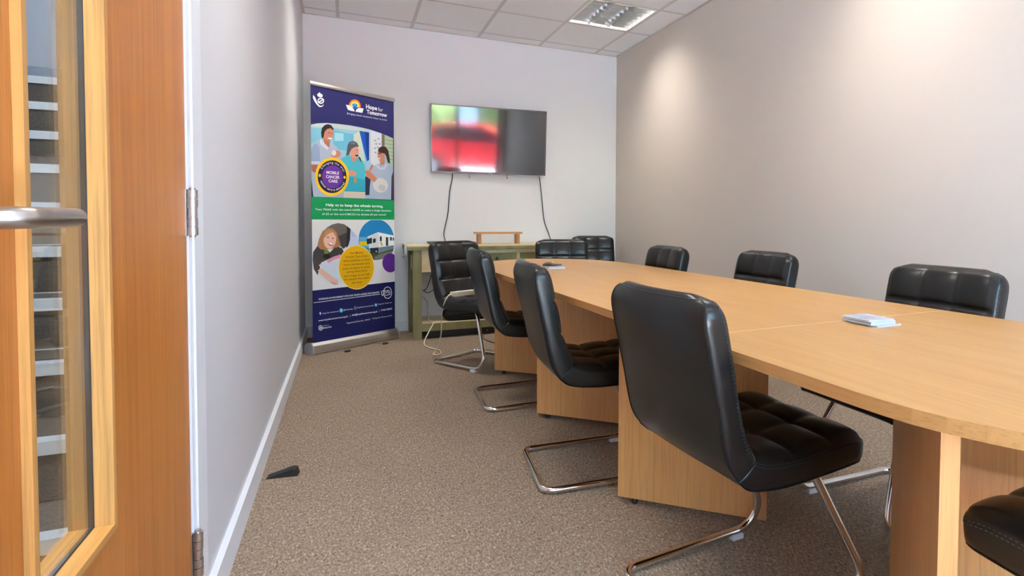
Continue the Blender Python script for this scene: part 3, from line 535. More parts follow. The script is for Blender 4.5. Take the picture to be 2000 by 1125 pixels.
  ((24, 24, 28),[(0.5565,0.7501),(0.5551,0.7583),(0.5510,0.7655),(0.5449,0.7704),(0.5376,0.7723),(0.5303,0.7710),(0.5242,0.7666),(0.5200,0.7598),(0.5185,0.7517),(0.5199,0.7435),(0.5240,0.7363),(0.5301,0.7314),(0.5373,0.7294),(0.5446,0.7307),(0.5508,0.7351),(0.5550,0.7419)]),
  ((150, 150, 155),[(0.5463,0.7505),(0.5452,0.7556),(0.5420,0.7595),(0.5375,0.7610),(0.5331,0.7599),(0.5298,0.7563),(0.5286,0.7513),(0.5298,0.7461),(0.5330,0.7423),(0.5374,0.7407),(0.5418,0.7419),(0.5451,0.7455)]),
 ],
 'purple_disc': [
  ((98, 46, 142),[(0.7120,0.6445),(0.7120,0.6629),(0.7120,0.6806),(0.7120,0.6966),(0.7120,0.7101),(0.7031,0.7205),(0.6867,0.7273),(0.6696,0.7301),(0.6525,0.7289),(0.6363,0.7237),(0.6219,0.7148),(0.6098,0.7027),(0.6008,0.6880),(0.5951,0.6715),(0.5931,0.6538),(0.5949,0.6359),(0.6003,0.6186),(0.6092,0.6028),(0.6211,0.5893),(0.6354,0.5787),(0.6515,0.5715),(0.6686,0.5682),(0.6858,0.5690),(0.7023,0.5738),(0.7120,0.5825),(0.7120,0.5946),(0.7120,0.6095),(0.7120,0.6264)]),
 ],
 'shaded_navy_footer': [
  ((24, 28, 84),[(0.0000,0.4808),(0.0000,0.4810),(0.7117,0.4866),(0.7120,0.4860),(0.7120,0.0860),(0.0000,0.0860)]),  # same navy as the sheet, with the dimmer light low down put into the ink
 ],
 'yellow_disc': [
  ((246, 222, 140),[(0.5189,0.6211),(0.5171,0.6497),(0.5112,0.6779),(0.5014,0.7048),(0.4881,0.7298),(0.4716,0.7521),(0.4523,0.7713),(0.4308,0.7869),(0.4077,0.7985),(0.3835,0.8058),(0.3589,0.8088),(0.3345,0.8075),(0.3109,0.8019),(0.2886,0.7922),(0.2682,0.7787),(0.2500,0.7617),(0.2346,0.7418),(0.2222,0.7193),(0.2130,0.6947),(0.2074,0.6688),(0.2053,0.6420),(0.2069,0.6149),(0.2121,0.5882),(0.2208,0.5624),(0.2329,0.5382),(0.2480,0.5162),(0.2659,0.4968),(0.2861,0.4805),(0.3083,0.4678),(0.3318,0.4590),(0.3562,0.4544),(0.3809,0.4542),(0.4052,0.4583),(0.4285,0.4668),(0.4502,0.4796),(0.4698,0.4962),(0.4866,0.5164),(0.5003,0.5396),(0.5104,0.5653),(0.5167,0.5926)]),
  ((224, 170, 12),[(0.5126,0.6215),(0.5109,0.6491),(0.5052,0.6761),(0.4959,0.7020),(0.4831,0.7261),(0.4672,0.7476),(0.4487,0.7661),(0.4280,0.7811),(0.4058,0.7922),(0.3825,0.7994),(0.3589,0.8023),(0.3354,0.8010),(0.3127,0.7956),(0.2912,0.7863),(0.2715,0.7733),(0.2540,0.7570),(0.2391,0.7378),(0.2272,0.7161),(0.2184,0.6925),(0.2129,0.6674),(0.2109,0.6416),(0.2125,0.6155),(0.2175,0.5897),(0.2259,0.5649),(0.2375,0.5416),(0.2521,0.5204),(0.2693,0.5017),(0.2888,0.4860),(0.3101,0.4738),(0.3328,0.4654),(0.3563,0.4610),(0.3800,0.4608),(0.4033,0.4648),(0.4258,0.4730),(0.4466,0.4853),(0.4654,0.5014),(0.4816,0.5208),(0.4948,0.5431),(0.5045,0.5678),(0.5105,0.5941)]),
 ],
 'crown_emblem': [
  ((238, 238, 242),[(0.0173,1.9377),(0.0315,1.9238),(0.0435,1.9019),(0.0521,1.8811),(0.0674,1.8670),(0.0848,1.8673),(0.0997,1.8837),(0.0957,1.8699),(0.0827,1.8591),(0.0634,1.8559),(0.0444,1.8705),(0.0274,1.8916),(0.0163,1.9154)]),
  ((238, 238, 242),[(0.1023,1.9086),(0.1011,1.9156),(0.0929,1.9110),(0.0937,1.9071)]),
  ((238, 238, 242),[(0.1011,1.9156),(0.0975,1.9214),(0.0905,1.9143),(0.0929,1.9110)]),
  ((238, 238, 242),[(0.0975,1.9214),(0.0918,1.9255),(0.0867,1.9166),(0.0905,1.9143)]),
  ((238, 238, 242),[(0.0918,1.9255),(0.0847,1.9275),(0.0820,1.9176),(0.0867,1.9166)]),
  ((238, 238, 242),[(0.0847,1.9275),(0.0768,1.9272),(0.0767,1.9173),(0.0820,1.9176)]),
  ((238, 238, 242),[(0.0768,1.9272),(0.0689,1.9246),(0.0714,1.9157),(0.0767,1.9173)]),
  ((238, 238, 242),[(0.0689,1.9246),(0.0618,1.9201),(0.0667,1.9130),(0.0714,1.9157)]),
  ((238, 238, 242),[(0.0618,1.9201),(0.0561,1.9139),(0.0629,1.9094),(0.0667,1.9130)]),
  ((238, 238, 242),[(0.0561,1.9139),(0.0524,1.9068),(0.0605,1.9052),(0.0629,1.9094)]),
  ((238, 238, 242),[(0.0524,1.9068),(0.0511,1.8995),(0.0596,1.9010),(0.0605,1.9052)]),
  ((238, 238, 242),[(0.0511,1.8995),(0.0523,1.8926),(0.0604,1.8970),(0.0596,1.9010)]),
  ((238, 238, 242),[(0.0523,1.8926),(0.0558,1.8868),(0.0628,1.8938),(0.0604,1.8970)]),
  ((238, 238, 242),[(0.0558,1.8868),(0.0614,1.8827),(0.0665,1.8915),(0.0628,1.8938)]),
  ((238, 238, 242),[(0.0614,1.8827),(0.0685,1.8806),(0.0712,1.8904),(0.0665,1.8915)]),
  ((238, 238, 242),[(0.0685,1.8806),(0.0764,1.8808),(0.0765,1.8907),(0.0712,1.8904)]),
  ((238, 238, 242),[(0.0764,1.8808),(0.0843,1.8833),(0.0817,1.8923),(0.0765,1.8907)]),
  ((238, 238, 242),[(0.0843,1.8833),(0.0915,1.8879),(0.0865,1.8950),(0.0817,1.8923)]),
  ((238, 238, 242),[(0.0915,1.8879),(0.0972,1.8940),(0.0903,1.8986),(0.0865,1.8950)]),
  ((238, 238, 242),[(0.0972,1.8940),(0.1010,1.9012),(0.0928,1.9028),(0.0903,1.8986)]),
  ((238, 238, 242),[(0.1010,1.9012),(0.1023,1.9086),(0.0937,1.9071),(0.0928,1.9028)]),
  ((238, 238, 242),[(0.0522,1.8904),(0.0969,1.9226),(0.1027,1.9162),(0.0559,1.8818)]),
  ((238, 238, 242),[(0.0478,1.9471),(0.0566,1.9544),(0.0664,1.9662),(0.0748,1.9578),(0.0914,1.9516),(0.0893,1.9343),(0.0706,1.9283),(0.0526,1.9332)]),
 ],
 'rainbow_logo': [
  ((232, 84, 40),[(0.4048,1.9089),(0.4057,1.9187),(0.4050,1.9283),(0.4026,1.9372),(0.3988,1.9454),(0.3935,1.9524),(0.3870,1.9580),(0.3794,1.9622),(0.3711,1.9648),(0.3622,1.9657),(0.3531,1.9649),(0.3440,1.9624),(0.3352,1.9584),(0.3269,1.9529),(0.3195,1.9461),(0.3130,1.9382),(0.3078,1.9295),(0.3039,1.9202),(0.3015,1.9106),(0.3007,1.9009),(0.3014,1.8916)]),
  ((246, 150, 36),[(0.3975,1.9091),(0.3982,1.9175),(0.3976,1.9257),(0.3956,1.9334),(0.3923,1.9403),(0.3877,1.9464),(0.3822,1.9512),(0.3757,1.9549),(0.3685,1.9571),(0.3609,1.9579),(0.3531,1.9572),(0.3452,1.9551),(0.3376,1.9516),(0.3305,1.9469),(0.3241,1.9410),(0.3186,1.9342),(0.3141,1.9267),(0.3107,1.9187),(0.3086,1.9105),(0.3079,1.9022),(0.3085,1.8941)]),
  ((252, 214, 70),[(0.3891,1.9092),(0.3897,1.9160),(0.3892,1.9227),(0.3876,1.9289),(0.3849,1.9346),(0.3812,1.9395),(0.3767,1.9435),(0.3714,1.9464),(0.3656,1.9483),(0.3594,1.9489),(0.3530,1.9484),(0.3466,1.9467),(0.3404,1.9438),(0.3346,1.9400),(0.3294,1.9352),(0.3249,1.9297),(0.3212,1.9236),(0.3185,1.9171),(0.3168,1.9103),(0.3162,1.9036),(0.3167,1.8970)]),
  ((170, 224, 244),[(0.3797,1.9093),(0.3801,1.9144),(0.3798,1.9193),(0.3786,1.9240),(0.3766,1.9282),(0.3738,1.9318),(0.3705,1.9348),(0.3666,1.9370),(0.3623,1.9383),(0.3577,1.9388),(0.3529,1.9384),(0.3482,1.9372),(0.3436,1.9351),(0.3393,1.9322),(0.3354,1.9287),(0.3320,1.9246),(0.3293,1.9200),(0.3272,1.9152),(0.3260,1.9102),(0.3255,1.9051),(0.3259,1.9003)]),
  ((26, 104, 196),[(0.3293,1.9222),(0.3529,1.9334),(0.3787,1.9260),(0.3546,1.8845)]),
  ((60, 160, 226),[(0.3357,1.9226),(0.3529,1.9310),(0.3722,1.9249),(0.3540,1.9100)]),
  ((238, 238, 242),[(0.2777,1.9095),(0.3037,1.9093),(0.3291,1.8999),(0.3461,1.8850),(0.3524,1.8684),(0.3203,1.8690),(0.2941,1.8726),(0.2972,1.8848)]),
  ((238, 238, 242),[(0.3580,1.8681),(0.3698,1.8929),(0.3938,1.9048),(0.4307,1.9046),(0.4134,1.8842),(0.4176,1.8682),(0.3848,1.8685)]),
 ],
 'footer_marks': [
  ((238, 238, 242),[(0.0050,0.3909),(0.5678,0.3970),(0.5678,0.3927),(0.0050,0.3870)]),
  ((238, 238, 242),[(0.6831,0.3947),(0.6821,0.4064),(0.6765,0.4056),(0.6774,0.3953)]),
  ((238, 238, 242),[(0.6821,0.4064),(0.6790,0.4177),(0.6739,0.4156),(0.6765,0.4056)]),
  ((238, 238, 242),[(0.6790,0.4177),(0.6740,0.4281),(0.6695,0.4248),(0.6739,0.4156)]),
  ((238, 238, 242),[(0.6740,0.4281),(0.6673,0.4370),(0.6637,0.4327),(0.6695,0.4248)]),
  ((238, 238, 242),[(0.6673,0.4370),(0.6593,0.4439),(0.6568,0.4388),(0.6637,0.4327)]),
  ((238, 238, 242),[(0.6593,0.4439),(0.6504,0.4486),(0.6491,0.4430),(0.6568,0.4388)]),
  ((238, 238, 242),[(0.6504,0.4486),(0.6410,0.4508),(0.6409,0.4449),(0.6491,0.4430)]),
  ((238, 238, 242),[(0.6410,0.4508),(0.6316,0.4504),(0.6328,0.4445),(0.6409,0.4449)]),
  ((238, 238, 242),[(0.6316,0.4504),(0.6227,0.4474),(0.6251,0.4419),(0.6328,0.4445)]),
  ((238, 238, 242),[(0.6227,0.4474),(0.6148,0.4421),(0.6182,0.4371),(0.6251,0.4419)]),
  ((238, 238, 242),[(0.6148,0.4421),(0.6081,0.4346),(0.6124,0.4305),(0.6182,0.4371)]),
  ((238, 238, 242),[(0.6081,0.4346),(0.6031,0.4253),(0.6081,0.4223),(0.6124,0.4305)]),
  ((238, 238, 242),[(0.6031,0.4253),(0.6000,0.4148),(0.6054,0.4129),(0.6081,0.4223)]),
  ((238, 238, 242),[(0.6000,0.4148),(0.5989,0.4035),(0.6044,0.4029),(0.6054,0.4129)]),
  ((238, 238, 242),[(0.5989,0.4035),(0.5998,0.3919),(0.6052,0.3927),(0.6044,0.4029)]),
  ((238, 238, 242),[(0.5998,0.3919),(0.6028,0.3807),(0.6078,0.3828),(0.6052,0.3927)]),
  ((238, 238, 242),[(0.6028,0.3807),(0.6077,0.3705),(0.6121,0.3736),(0.6078,0.3828)]),
  ((238, 238, 242),[(0.6077,0.3705),(0.6143,0.3616),(0.6178,0.3658),(0.6121,0.3736)]),
  ((238, 238, 242),[(0.6143,0.3616),(0.6222,0.3546),(0.6246,0.3596),(0.6178,0.3658)]),
  ((238, 238, 242),[(0.6222,0.3546),(0.6310,0.3497),(0.6323,0.3554),(0.6246,0.3596)]),
  ((238, 238, 242),[(0.6310,0.3497),(0.6404,0.3474),(0.6404,0.3533),(0.6323,0.3554)]),
  ((238, 238, 242),[(0.6404,0.3474),(0.6497,0.3476),(0.6485,0.3535),(0.6404,0.3533)]),
  ((238, 238, 242),[(0.6497,0.3476),(0.6587,0.3504),(0.6563,0.3561),(0.6485,0.3535)]),
  ((238, 238, 242),[(0.6587,0.3504),(0.6668,0.3557),(0.6633,0.3608),(0.6563,0.3561)]),
  ((238, 238, 242),[(0.6668,0.3557),(0.6736,0.3632),(0.6692,0.3674),(0.6633,0.3608)]),
  ((238, 238, 242),[(0.6736,0.3632),(0.6787,0.3725),(0.6736,0.3757),(0.6692,0.3674)]),
  ((238, 238, 242),[(0.6787,0.3725),(0.6820,0.3832),(0.6764,0.3851),(0.6736,0.3757)]),
  ((238, 238, 242),[(0.6820,0.3832),(0.6831,0.3947),(0.6774,0.3953),(0.6764,0.3851)]),
  ((238, 238, 242),[(0.5825,0.4132),(0.6137,0.4192),(0.6120,0.4240),(0.5808,0.4180)]),
  ((238, 238, 242),[(0.6101,0.4218),(0.6113,0.3910),(0.6168,0.3906),(0.6156,0.4214)]),
  ((238, 238, 242),[(0.6126,0.3931),(0.5870,0.3824),(0.5897,0.3779),(0.6155,0.3886)]),
  ((238, 238, 242),[(0.5911,0.3803),(0.5844,0.4158),(0.5790,0.4155),(0.5856,0.3800)]),
  ((238, 238, 242),[(0.6149,0.4129),(0.6485,0.4169),(0.6472,0.4218),(0.6135,0.4178)]),
  ((238, 238, 242),[(0.6459,0.4178),(0.6655,0.3991),(0.6695,0.4022),(0.6498,0.4209)]),
  ((238, 238, 242),[(0.6647,0.4014),(0.6604,0.3833),(0.6659,0.3818),(0.6703,0.3999)]),
  ((238, 238, 242),[(0.6625,0.3850),(0.6133,0.3798),(0.6146,0.3749),(0.6638,0.3801)]),
  ((238, 238, 242),[(0.6247,0.3969),(0.6458,0.4070),(0.6427,0.4114),(0.6216,0.4013)]),
  ((238, 238, 242),[(0.6416,0.4087),(0.6485,0.3895),(0.6538,0.3905),(0.6469,0.4097)]),
  ((40, 112, 205),[(0.0671,0.3008),(0.0665,0.3052),(0.0646,0.3093),(0.0618,0.3125),(0.0583,0.3144),(0.0546,0.3149),(0.0511,0.3139),(0.0482,0.3115),(0.0463,0.3079),(0.0456,0.3037),(0.0462,0.2993),(0.0480,0.2953),(0.0508,0.2921),(0.0543,0.2901),(0.0581,0.2896),(0.0616,0.2906),(0.0645,0.2930),(0.0664,0.2966)]),
  ((80, 184, 228),[(0.2400,0.3015),(0.2392,0.3075),(0.2366,0.3131),(0.2326,0.3174),(0.2277,0.3201),(0.2224,0.3207),(0.2175,0.3193),(0.2135,0.3160),(0.2108,0.3112),(0.2098,0.3055),(0.2107,0.2995),(0.2133,0.2940),(0.2172,0.2897),(0.2221,0.2870),(0.2274,0.2863),(0.2323,0.2877),(0.2364,0.2910),(0.2391,0.2958)]),
  ((150, 150, 162),[(0.3569,0.3057),(0.3562,0.3103),(0.3541,0.3146),(0.3509,0.3180),(0.3470,0.3200),(0.3429,0.3206),(0.3389,0.3195),(0.3357,0.3169),(0.3336,0.3132),(0.3329,0.3087),(0.3336,0.3041),(0.3356,0.2998),(0.3388,0.2964),(0.3427,0.2943),(0.3468,0.2938),(0.3508,0.2949),(0.3540,0.2974),(0.3561,0.3012)]),
  ((50, 150, 214),[(0.5441,0.3074),(0.5432,0.3127),(0.5408,0.3176),(0.5370,0.3214),(0.5324,0.3238),(0.5275,0.3244),(0.5229,0.3231),(0.5191,0.3202),(0.5166,0.3159),(0.5157,0.3108),(0.5165,0.3055),(0.5189,0.3007),(0.5227,0.2968),(0.5273,0.2944),(0.5322,0.2938),(0.5369,0.2950),(0.5407,0.2980),(0.5432,0.3022)]),
  ((238, 238, 242),[(0.0524,0.3111),(0.0604,0.3111),(0.0602,0.2923),(0.0557,0.2924),(0.0557,0.3007),(0.0523,0.3006)]),
  ((238, 238, 242),[(0.2303,0.3028),(0.2293,0.3066),(0.2266,0.3093),(0.2233,0.3097),(0.2205,0.3078),(0.2195,0.3042),(0.2205,0.3004),(0.2232,0.2978),(0.2265,0.2973),(0.2293,0.2992)]),
  ((40, 40, 60),[(0.3512,0.3064),(0.3500,0.3107),(0.3469,0.3136),(0.3430,0.3141),(0.3398,0.3119),(0.3385,0.3080),(0.3397,0.3037),(0.3428,0.3008),(0.3468,0.3003),(0.3499,0.3024)]),
  ((238, 238, 242),[(0.5245,0.3146),(0.5353,0.3145),(0.5352,0.3036),(0.5244,0.3037)]),
  ((238, 238, 242),[(0.0752,0.1895),(0.0742,0.1965),(0.0694,0.1952),(0.0701,0.1903)]),
  ((238, 238, 242),[(0.0742,0.1965),(0.0713,0.2030),(0.0673,0.1997),(0.0694,0.1952)]),
  ((238, 238, 242),[(0.0713,0.2030),(0.0668,0.2081),(0.0642,0.2033),(0.0673,0.1997)]),
  ((238, 238, 242),[(0.0668,0.2081),(0.0613,0.2114),(0.0603,0.2056),(0.0642,0.2033)]),
  ((238, 238, 242),[(0.0613,0.2114),(0.0554,0.2123),(0.0562,0.2062),(0.0603,0.2056)]),
  ((238, 238, 242),[(0.0554,0.2123),(0.0498,0.2107),(0.0523,0.2052),(0.0562,0.2062)]),
  ((238, 238, 242),[(0.0498,0.2107),(0.0453,0.2070),(0.0491,0.2025),(0.0523,0.2052)]),
  ((238, 238, 242),[(0.0453,0.2070),(0.0423,0.2015),(0.0470,0.1987),(0.0491,0.2025)]),
  ((238, 238, 242),[(0.0423,0.2015),(0.0412,0.1948),(0.0462,0.1940),(0.0470,0.1987)]),
  ((238, 238, 242),[(0.0412,0.1948),(0.0421,0.1878),(0.0469,0.1891),(0.0462,0.1940)]),
  ((238, 238, 242),[(0.0421,0.1878),(0.0450,0.1814),(0.0489,0.1846),(0.0469,0.1891)]),
  ((238, 238, 242),[(0.0450,0.1814),(0.0495,0.1762),(0.0521,0.1810),(0.0489,0.1846)]),
  ((238, 238, 242),[(0.0495,0.1762),(0.0550,0.1730),(0.0559,0.1787),(0.0521,0.1810)]),
  ((238, 238, 242),[(0.0550,0.1730),(0.0609,0.1720),(0.0601,0.1781),(0.0559,0.1787)]),
  ((238, 238, 242),[(0.0609,0.1720),(0.0665,0.1735),(0.0640,0.1791),(0.0601,0.1781)]),
  ((238, 238, 242),[(0.0665,0.1735),(0.0711,0.1772),(0.0672,0.1817),(0.0640,0.1791)]),
  ((238, 238, 242),[(0.0711,0.1772),(0.0741,0.1828),(0.0693,0.1856),(0.0672,0.1817)]),
  ((238, 238, 242),[(0.0741,0.1828),(0.0752,0.1895),(0.0701,0.1903),(0.0693,0.1856)]),
  ((238, 238, 242),[(0.0496,0.1935),(0.0582,0.2005),(0.0678,0.1923),(0.0637,0.1852),(0.0535,0.1857)]),
 ],
}
LETTERING = [
 ('logo_lettering', 'Hope', 0.4503, 1.9105, 0.1008, 0.0337, (240, 240, 244), 0.035),
 ('logo_lettering', 'for', 0.5593, 1.9062, 0.0454, 0.0344, (240, 240, 244), 0),
 ('logo_lettering', 'Tomorrow', 0.4554, 1.869, 0.1885, 0.0321, (240, 240, 244), 0.035),
 ('logo_lettering', 'Bringing cancer treatment closer to home', 0.2863, 1.8378, 0.3573, 0.014, (240, 240, 244), 0),
 ('green_band_lettering', 'Help us to keep the wheels turning.', 0.1066, 1.1161, 0.4952, 0.0203, (240, 240, 244), 0.03),
 ('green_band_lettering', 'Text 70660 with the word HOPE to make a single donation', 0.0242, 1.0826, 0.6549, 0.0152, (240, 240, 244), 0.012),
 ('green_band_lettering', 'of £5 or the word MCCU to donate £5 per month', 0.0771, 1.0484, 0.5528, 0.0153, (240, 240, 244), 0.012),
 ('badge_lettering', 'MOBILE', 0.1148, 1.3614, 0.1014, 0.0223, (240, 240, 244), 0.03),
 ('badge_lettering', 'CANCER', 0.1103, 1.3291, 0.1101, 0.0223, (240, 240, 244), 0.03),
 ('badge_lettering', 'CARE', 0.1308, 1.2978, 0.0722, 0.0224, (240, 240, 244), 0.03),
 ('yellow_disc_lettering', 'Our Mobile', 0.2995, 0.7414, 0.1161, 0.016, (112, 76, 10), 0.008),
 ('yellow_disc_lettering', 'Cancer Care Units', 0.2642, 0.7122, 0.1903, 0.0159, (112, 76, 10), 0.008),
 ('yellow_disc_lettering', 'allow patients to have', 0.2466, 0.6823, 0.2285, 0.0159, (112, 76, 10), 0.008),
 ('yellow_disc_lettering', 'more convenient care', 0.2464, 0.6518, 0.2286, 0.0159, (112, 76, 10), 0.008),
 ('yellow_disc_lettering', 'closer to home or work,', 0.2365, 0.6215, 0.2424, 0.0159, (112, 76, 10), 0.008),
 ('yellow_disc_lettering', 'saving them time', 0.271, 0.5935, 0.1806, 0.016, (112, 76, 10), 0.008),
 ('yellow_disc_lettering', 'and energy to be with', 0.2476, 0.5621, 0.2268, 0.0159, (112, 76, 10), 0.008),
 ('yellow_disc_lettering', 'the people that mean', 0.2493, 0.5346, 0.2186, 0.0159, (112, 76, 10), 0.008),
 ('yellow_disc_lettering', 'the most', 0.3153, 0.5047, 0.0903, 0.0161, (112, 76, 10), 0.008),
 ('footer_lettering', 'WORKING IN PARTNERSHIP WITH NHS TRUSTS ACROSS THE COUNTRY', 0.0431, 0.405, 0.5213, 0.0132, (240, 240, 244), 0.02),
 ('footer_lettering', 'hope for tomorrow', 0.075, 0.2953, 0.1299, 0.0111, (240, 240, 244), 0),
 ('footer_lettering', '@hftcharity', 0.2424, 0.2981, 0.0803, 0.0115, (240, 240, 244), 0),
 ('footer_lettering', 'hopefortomorrowuk', 0.3626, 0.3029, 0.1471, 0.0117, (240, 240, 244), 0),
 ('footer_lettering', 'Hope for Tomorrow', 0.5502, 0.3069, 0.1324, 0.0121, (240, 240, 244), 0),
 ('footer_lettering', 'www.hopefortomorrow.org.uk', 0.0416, 0.2435, 0.239, 0.0133, (240, 240, 244), 0.015),
 ('footer_lettering', '|', 0.2986, 0.2437, 0.0037, 0.0151, (240, 240, 244), 0),
 ('footer_lettering', 'info@hopefortomorrow.org.uk', 0.3148, 0.2475, 0.2282, 0.014, (240, 240, 244), 0.015),
 ('footer_lettering', '|', 0.5587, 0.25, 0.0041, 0.0158, (240, 240, 244), 0),
 ('footer_lettering', '01666 505055', 0.5772, 0.2523, 0.1051, 0.0146, (240, 240, 244), 0.015),
 ('footer_lettering', 'Registered Charity No. 1094677', 0.2709, 0.1915, 0.2079, 0.0115, (240, 240, 244), 0),
 ('footer_lettering', '© Hope for Tomorrow 2019', 0.4954, 0.1951, 0.1865, 0.012, (240, 240, 244), 0),
 ('footer_lettering', 'Registered with', 0.0782, 0.2017, 0.0462, 0.0067, (240, 240, 244), 0),
 ('footer_lettering', 'REGULATOR', 0.078, 0.1825, 0.0667, 0.01, (240, 240, 244), 0.03),
]
ARC_CENTRE = (0.1645, 1.3415, 0.1015, 0.1066)

# ================================================================== the setting
Y_DOOR0, Y_DOOR1, Z_DOOR = 0.655, 1.575, 2.03       # door leaf
Y_FR0, Y_FR1 = 0.535, 1.697                          # outside of the white frame

b = MB(); b.box(-2.1, XR + WALL_T, YF - WALL_T, 6.4, -0.12, 0.0)
structure(b.build('floor', M_carpet), 'brown flecked loop pile carpet')

# left wall with the doorway
b = MB()
xo = XL - WALL_T
b.box(xo, XL, YF - WALL_T, Y_FR0 + .05, 0, H + .25)
b.box(xo, XL, Y_FR1 - .05, YB + WALL_T, 0, H + .25)
b.box(xo, XL, Y_FR0 + .05, Y_FR1 - .05, Z_DOOR + .06, H + .25)
structure(b.build('wall_left', M_wall_left), 'pale grey painted wall beside the door')
b = MB(); b.box(XL, XR, YB, YB + WALL_T, 0, H + .25)
structure(b.build('wall_back', M_wall_white), 'white wall behind the television')
b = MB(); b.box(XR, XR + WALL_T, YF - WALL_T, YB + WALL_T, 0, H + .25)
structure(b.build('wall_right', M_wall_taupe), 'taupe wall along the table')
# front wall with window opening
WX0, WX1, WZ0, WZ1 = -0.15, 2.45, 0.10, 2.30
b = MB()
b.box(XL, WX0, YF - WALL_T, YF, 0, H + .25); b.box(WX1, XR, YF - WALL_T, YF, 0, H + .25)
b.box(WX0, WX1, YF - WALL_T, YF, 0, WZ0); b.box(WX0, WX1, YF - WALL_T, YF, WZ1, H + .25)
structure(b.build('wall_front', M_wall_white))
pd = bpy.data.lights.new('window_portal', 'AREA'); pd.shape = 'RECTANGLE'; pd.size = WX1 - WX0; pd.size_y = WZ1 - WZ0
pd.cycles.is_portal = True
po_ = bpy.data.objects.new('window_portal', pd); COL.objects.link(po_)
po_.location = ((WX0 + WX1) / 2, YF - WALL_T - .01, (WZ0 + WZ1) / 2); po_.rotation_euler = (PI / 2, 0, PI)
win = structure(link('window_1', None, None, (0, YF - .06, 0)), 'window opposite the television')
fr = MB()
t = .05
fr.box(WX0, WX1, -.03, .03, WZ0, WZ0 + t); fr.box(WX0, WX1, -.03, .03, WZ1 - t, WZ1)
for x in (WX0, WX1 - t):
    fr.box(x, x + t, -.03, .03, WZ0 + t, WZ1 - t)
M_win_frame = plain('dark_grey_window_frame', srgb(62, 64, 68), .4)
fr.bevel(.004, 1).build('window_frame', M_win_frame, win)
mull = [WX0 + (WX1 - WX0) * k / 3 for k in (1, 2)]
for x in mull:
    MB().box(x - .03, x + .03, -.03, .03, WZ0 + t, WZ1 - t).bevel(.004, 1).build('mullion', M_win_frame, win)
edges = [WX0 + t] + sum([[x - .03, x + .03] for x in mull], []) + [WX1 - t]
for k in range(3):
    MB().box(edges[2 * k], edges[2 * k + 1], -.004, .004, WZ0 + t, WZ1 - t).build('pane', M_window, win)
MB().box(WX0 - .04, WX1 + .04, .0605, .10, WZ0 - .004, WZ0 + .02).bevel(.006, 2).build('window_sill', M_trim, win)

# skirting boards
SK = 0.095
def skirting(name, pts):
    b_ = MB(); b_.box(*pts, 0, SK); b_.bevel(.003, 2)
    return structure(b_.build(name, M_trim))
skirting('baseboard_left', (XL, XL + .018, Y_FR1, YB))
skirting('baseboard_left_near', (XL, XL + .018, YF, Y_FR0))
skirting('baseboard_back', (XL + .018, XR - .018, YB - .018, YB))
skirting('baseboard_right', (XR - .018, XR, YF, YB))
skirting('baseboard_front', (XL + .018, XR - .018, YF, YF + .018))

# ------------------------------------------------------------------ suspended ceiling
b = MB(); b.box(xo, XR + WALL_T, YF - WALL_T, 6.3, H + .25, H + .33)
ceil = structure(b.build('ceiling', M_wall_white), 'white suspended tile ceiling')
GX = [XL] + [-.0645 + .6 * k for k in range(5)] + [XR]
GY = [YB, 5.3049]
while GY[-1] - .6 > YF:
    GY.append(GY[-1] - .6)
GY.append(YF)
LAMP_CELLS = {(4, 2): 'far', (4, 6): 'mid', (4, 10): 'near', (1, 2): 'far', (1, 6): 'mid', (1, 10): 'near'}
tile_mesh = {}
for i in range(len(GX) - 1):
    for j in range(len(GY) - 1):
        if (i, j) in LAMP_CELLS:
            continue
        x0, x1, y1, y0 = GX[i], GX[i + 1], GY[j], GY[j + 1]
        w, d = x1 - x0 - .028, y1 - y0 - .028
        if w < .02 or d < .02:
            continue
        key = (round(w, 3), round(d, 3))
        if key not in tile_mesh:
            m_ = MB(); m_.box(-w / 2, w / 2, -d / 2, d / 2, 0, .018); m_.bevel(.004, 1)
            tile_mesh[key] = m_.mesh('ceiling_tile', M_tile)
        link('ceiling_tile', tile_mesh[key], ceil, ((x0 + x1) / 2, (y0 + y1) / 2, H))
for x in GX[1:-1]:
    MB().box(x - .0135, x + .0135, YF, YB, H - .0012, H + .030).build('main_tee', M_tee, ceil)
for y in GY[1:-1]:
    for i in range(len(GX) - 1):
        MB().box(GX[i] + .0136, GX[i + 1] - .0136, y - .0135, y + .0135, H - .0012, H + .030).build('cross_tee', M_tee, ceil)
for n, pts in enumerate(((XL, XL + .02, YF, YB), (XR - .02, XR, YF, YB), (XL + .02, XR - .02, YB - .02, YB), (XL + .02, XR - .02, YF, YF + .02))):
    structure(MB().box(*pts, H - .004, H + .02).build('trim_%d' % (n + 1), M_tee))

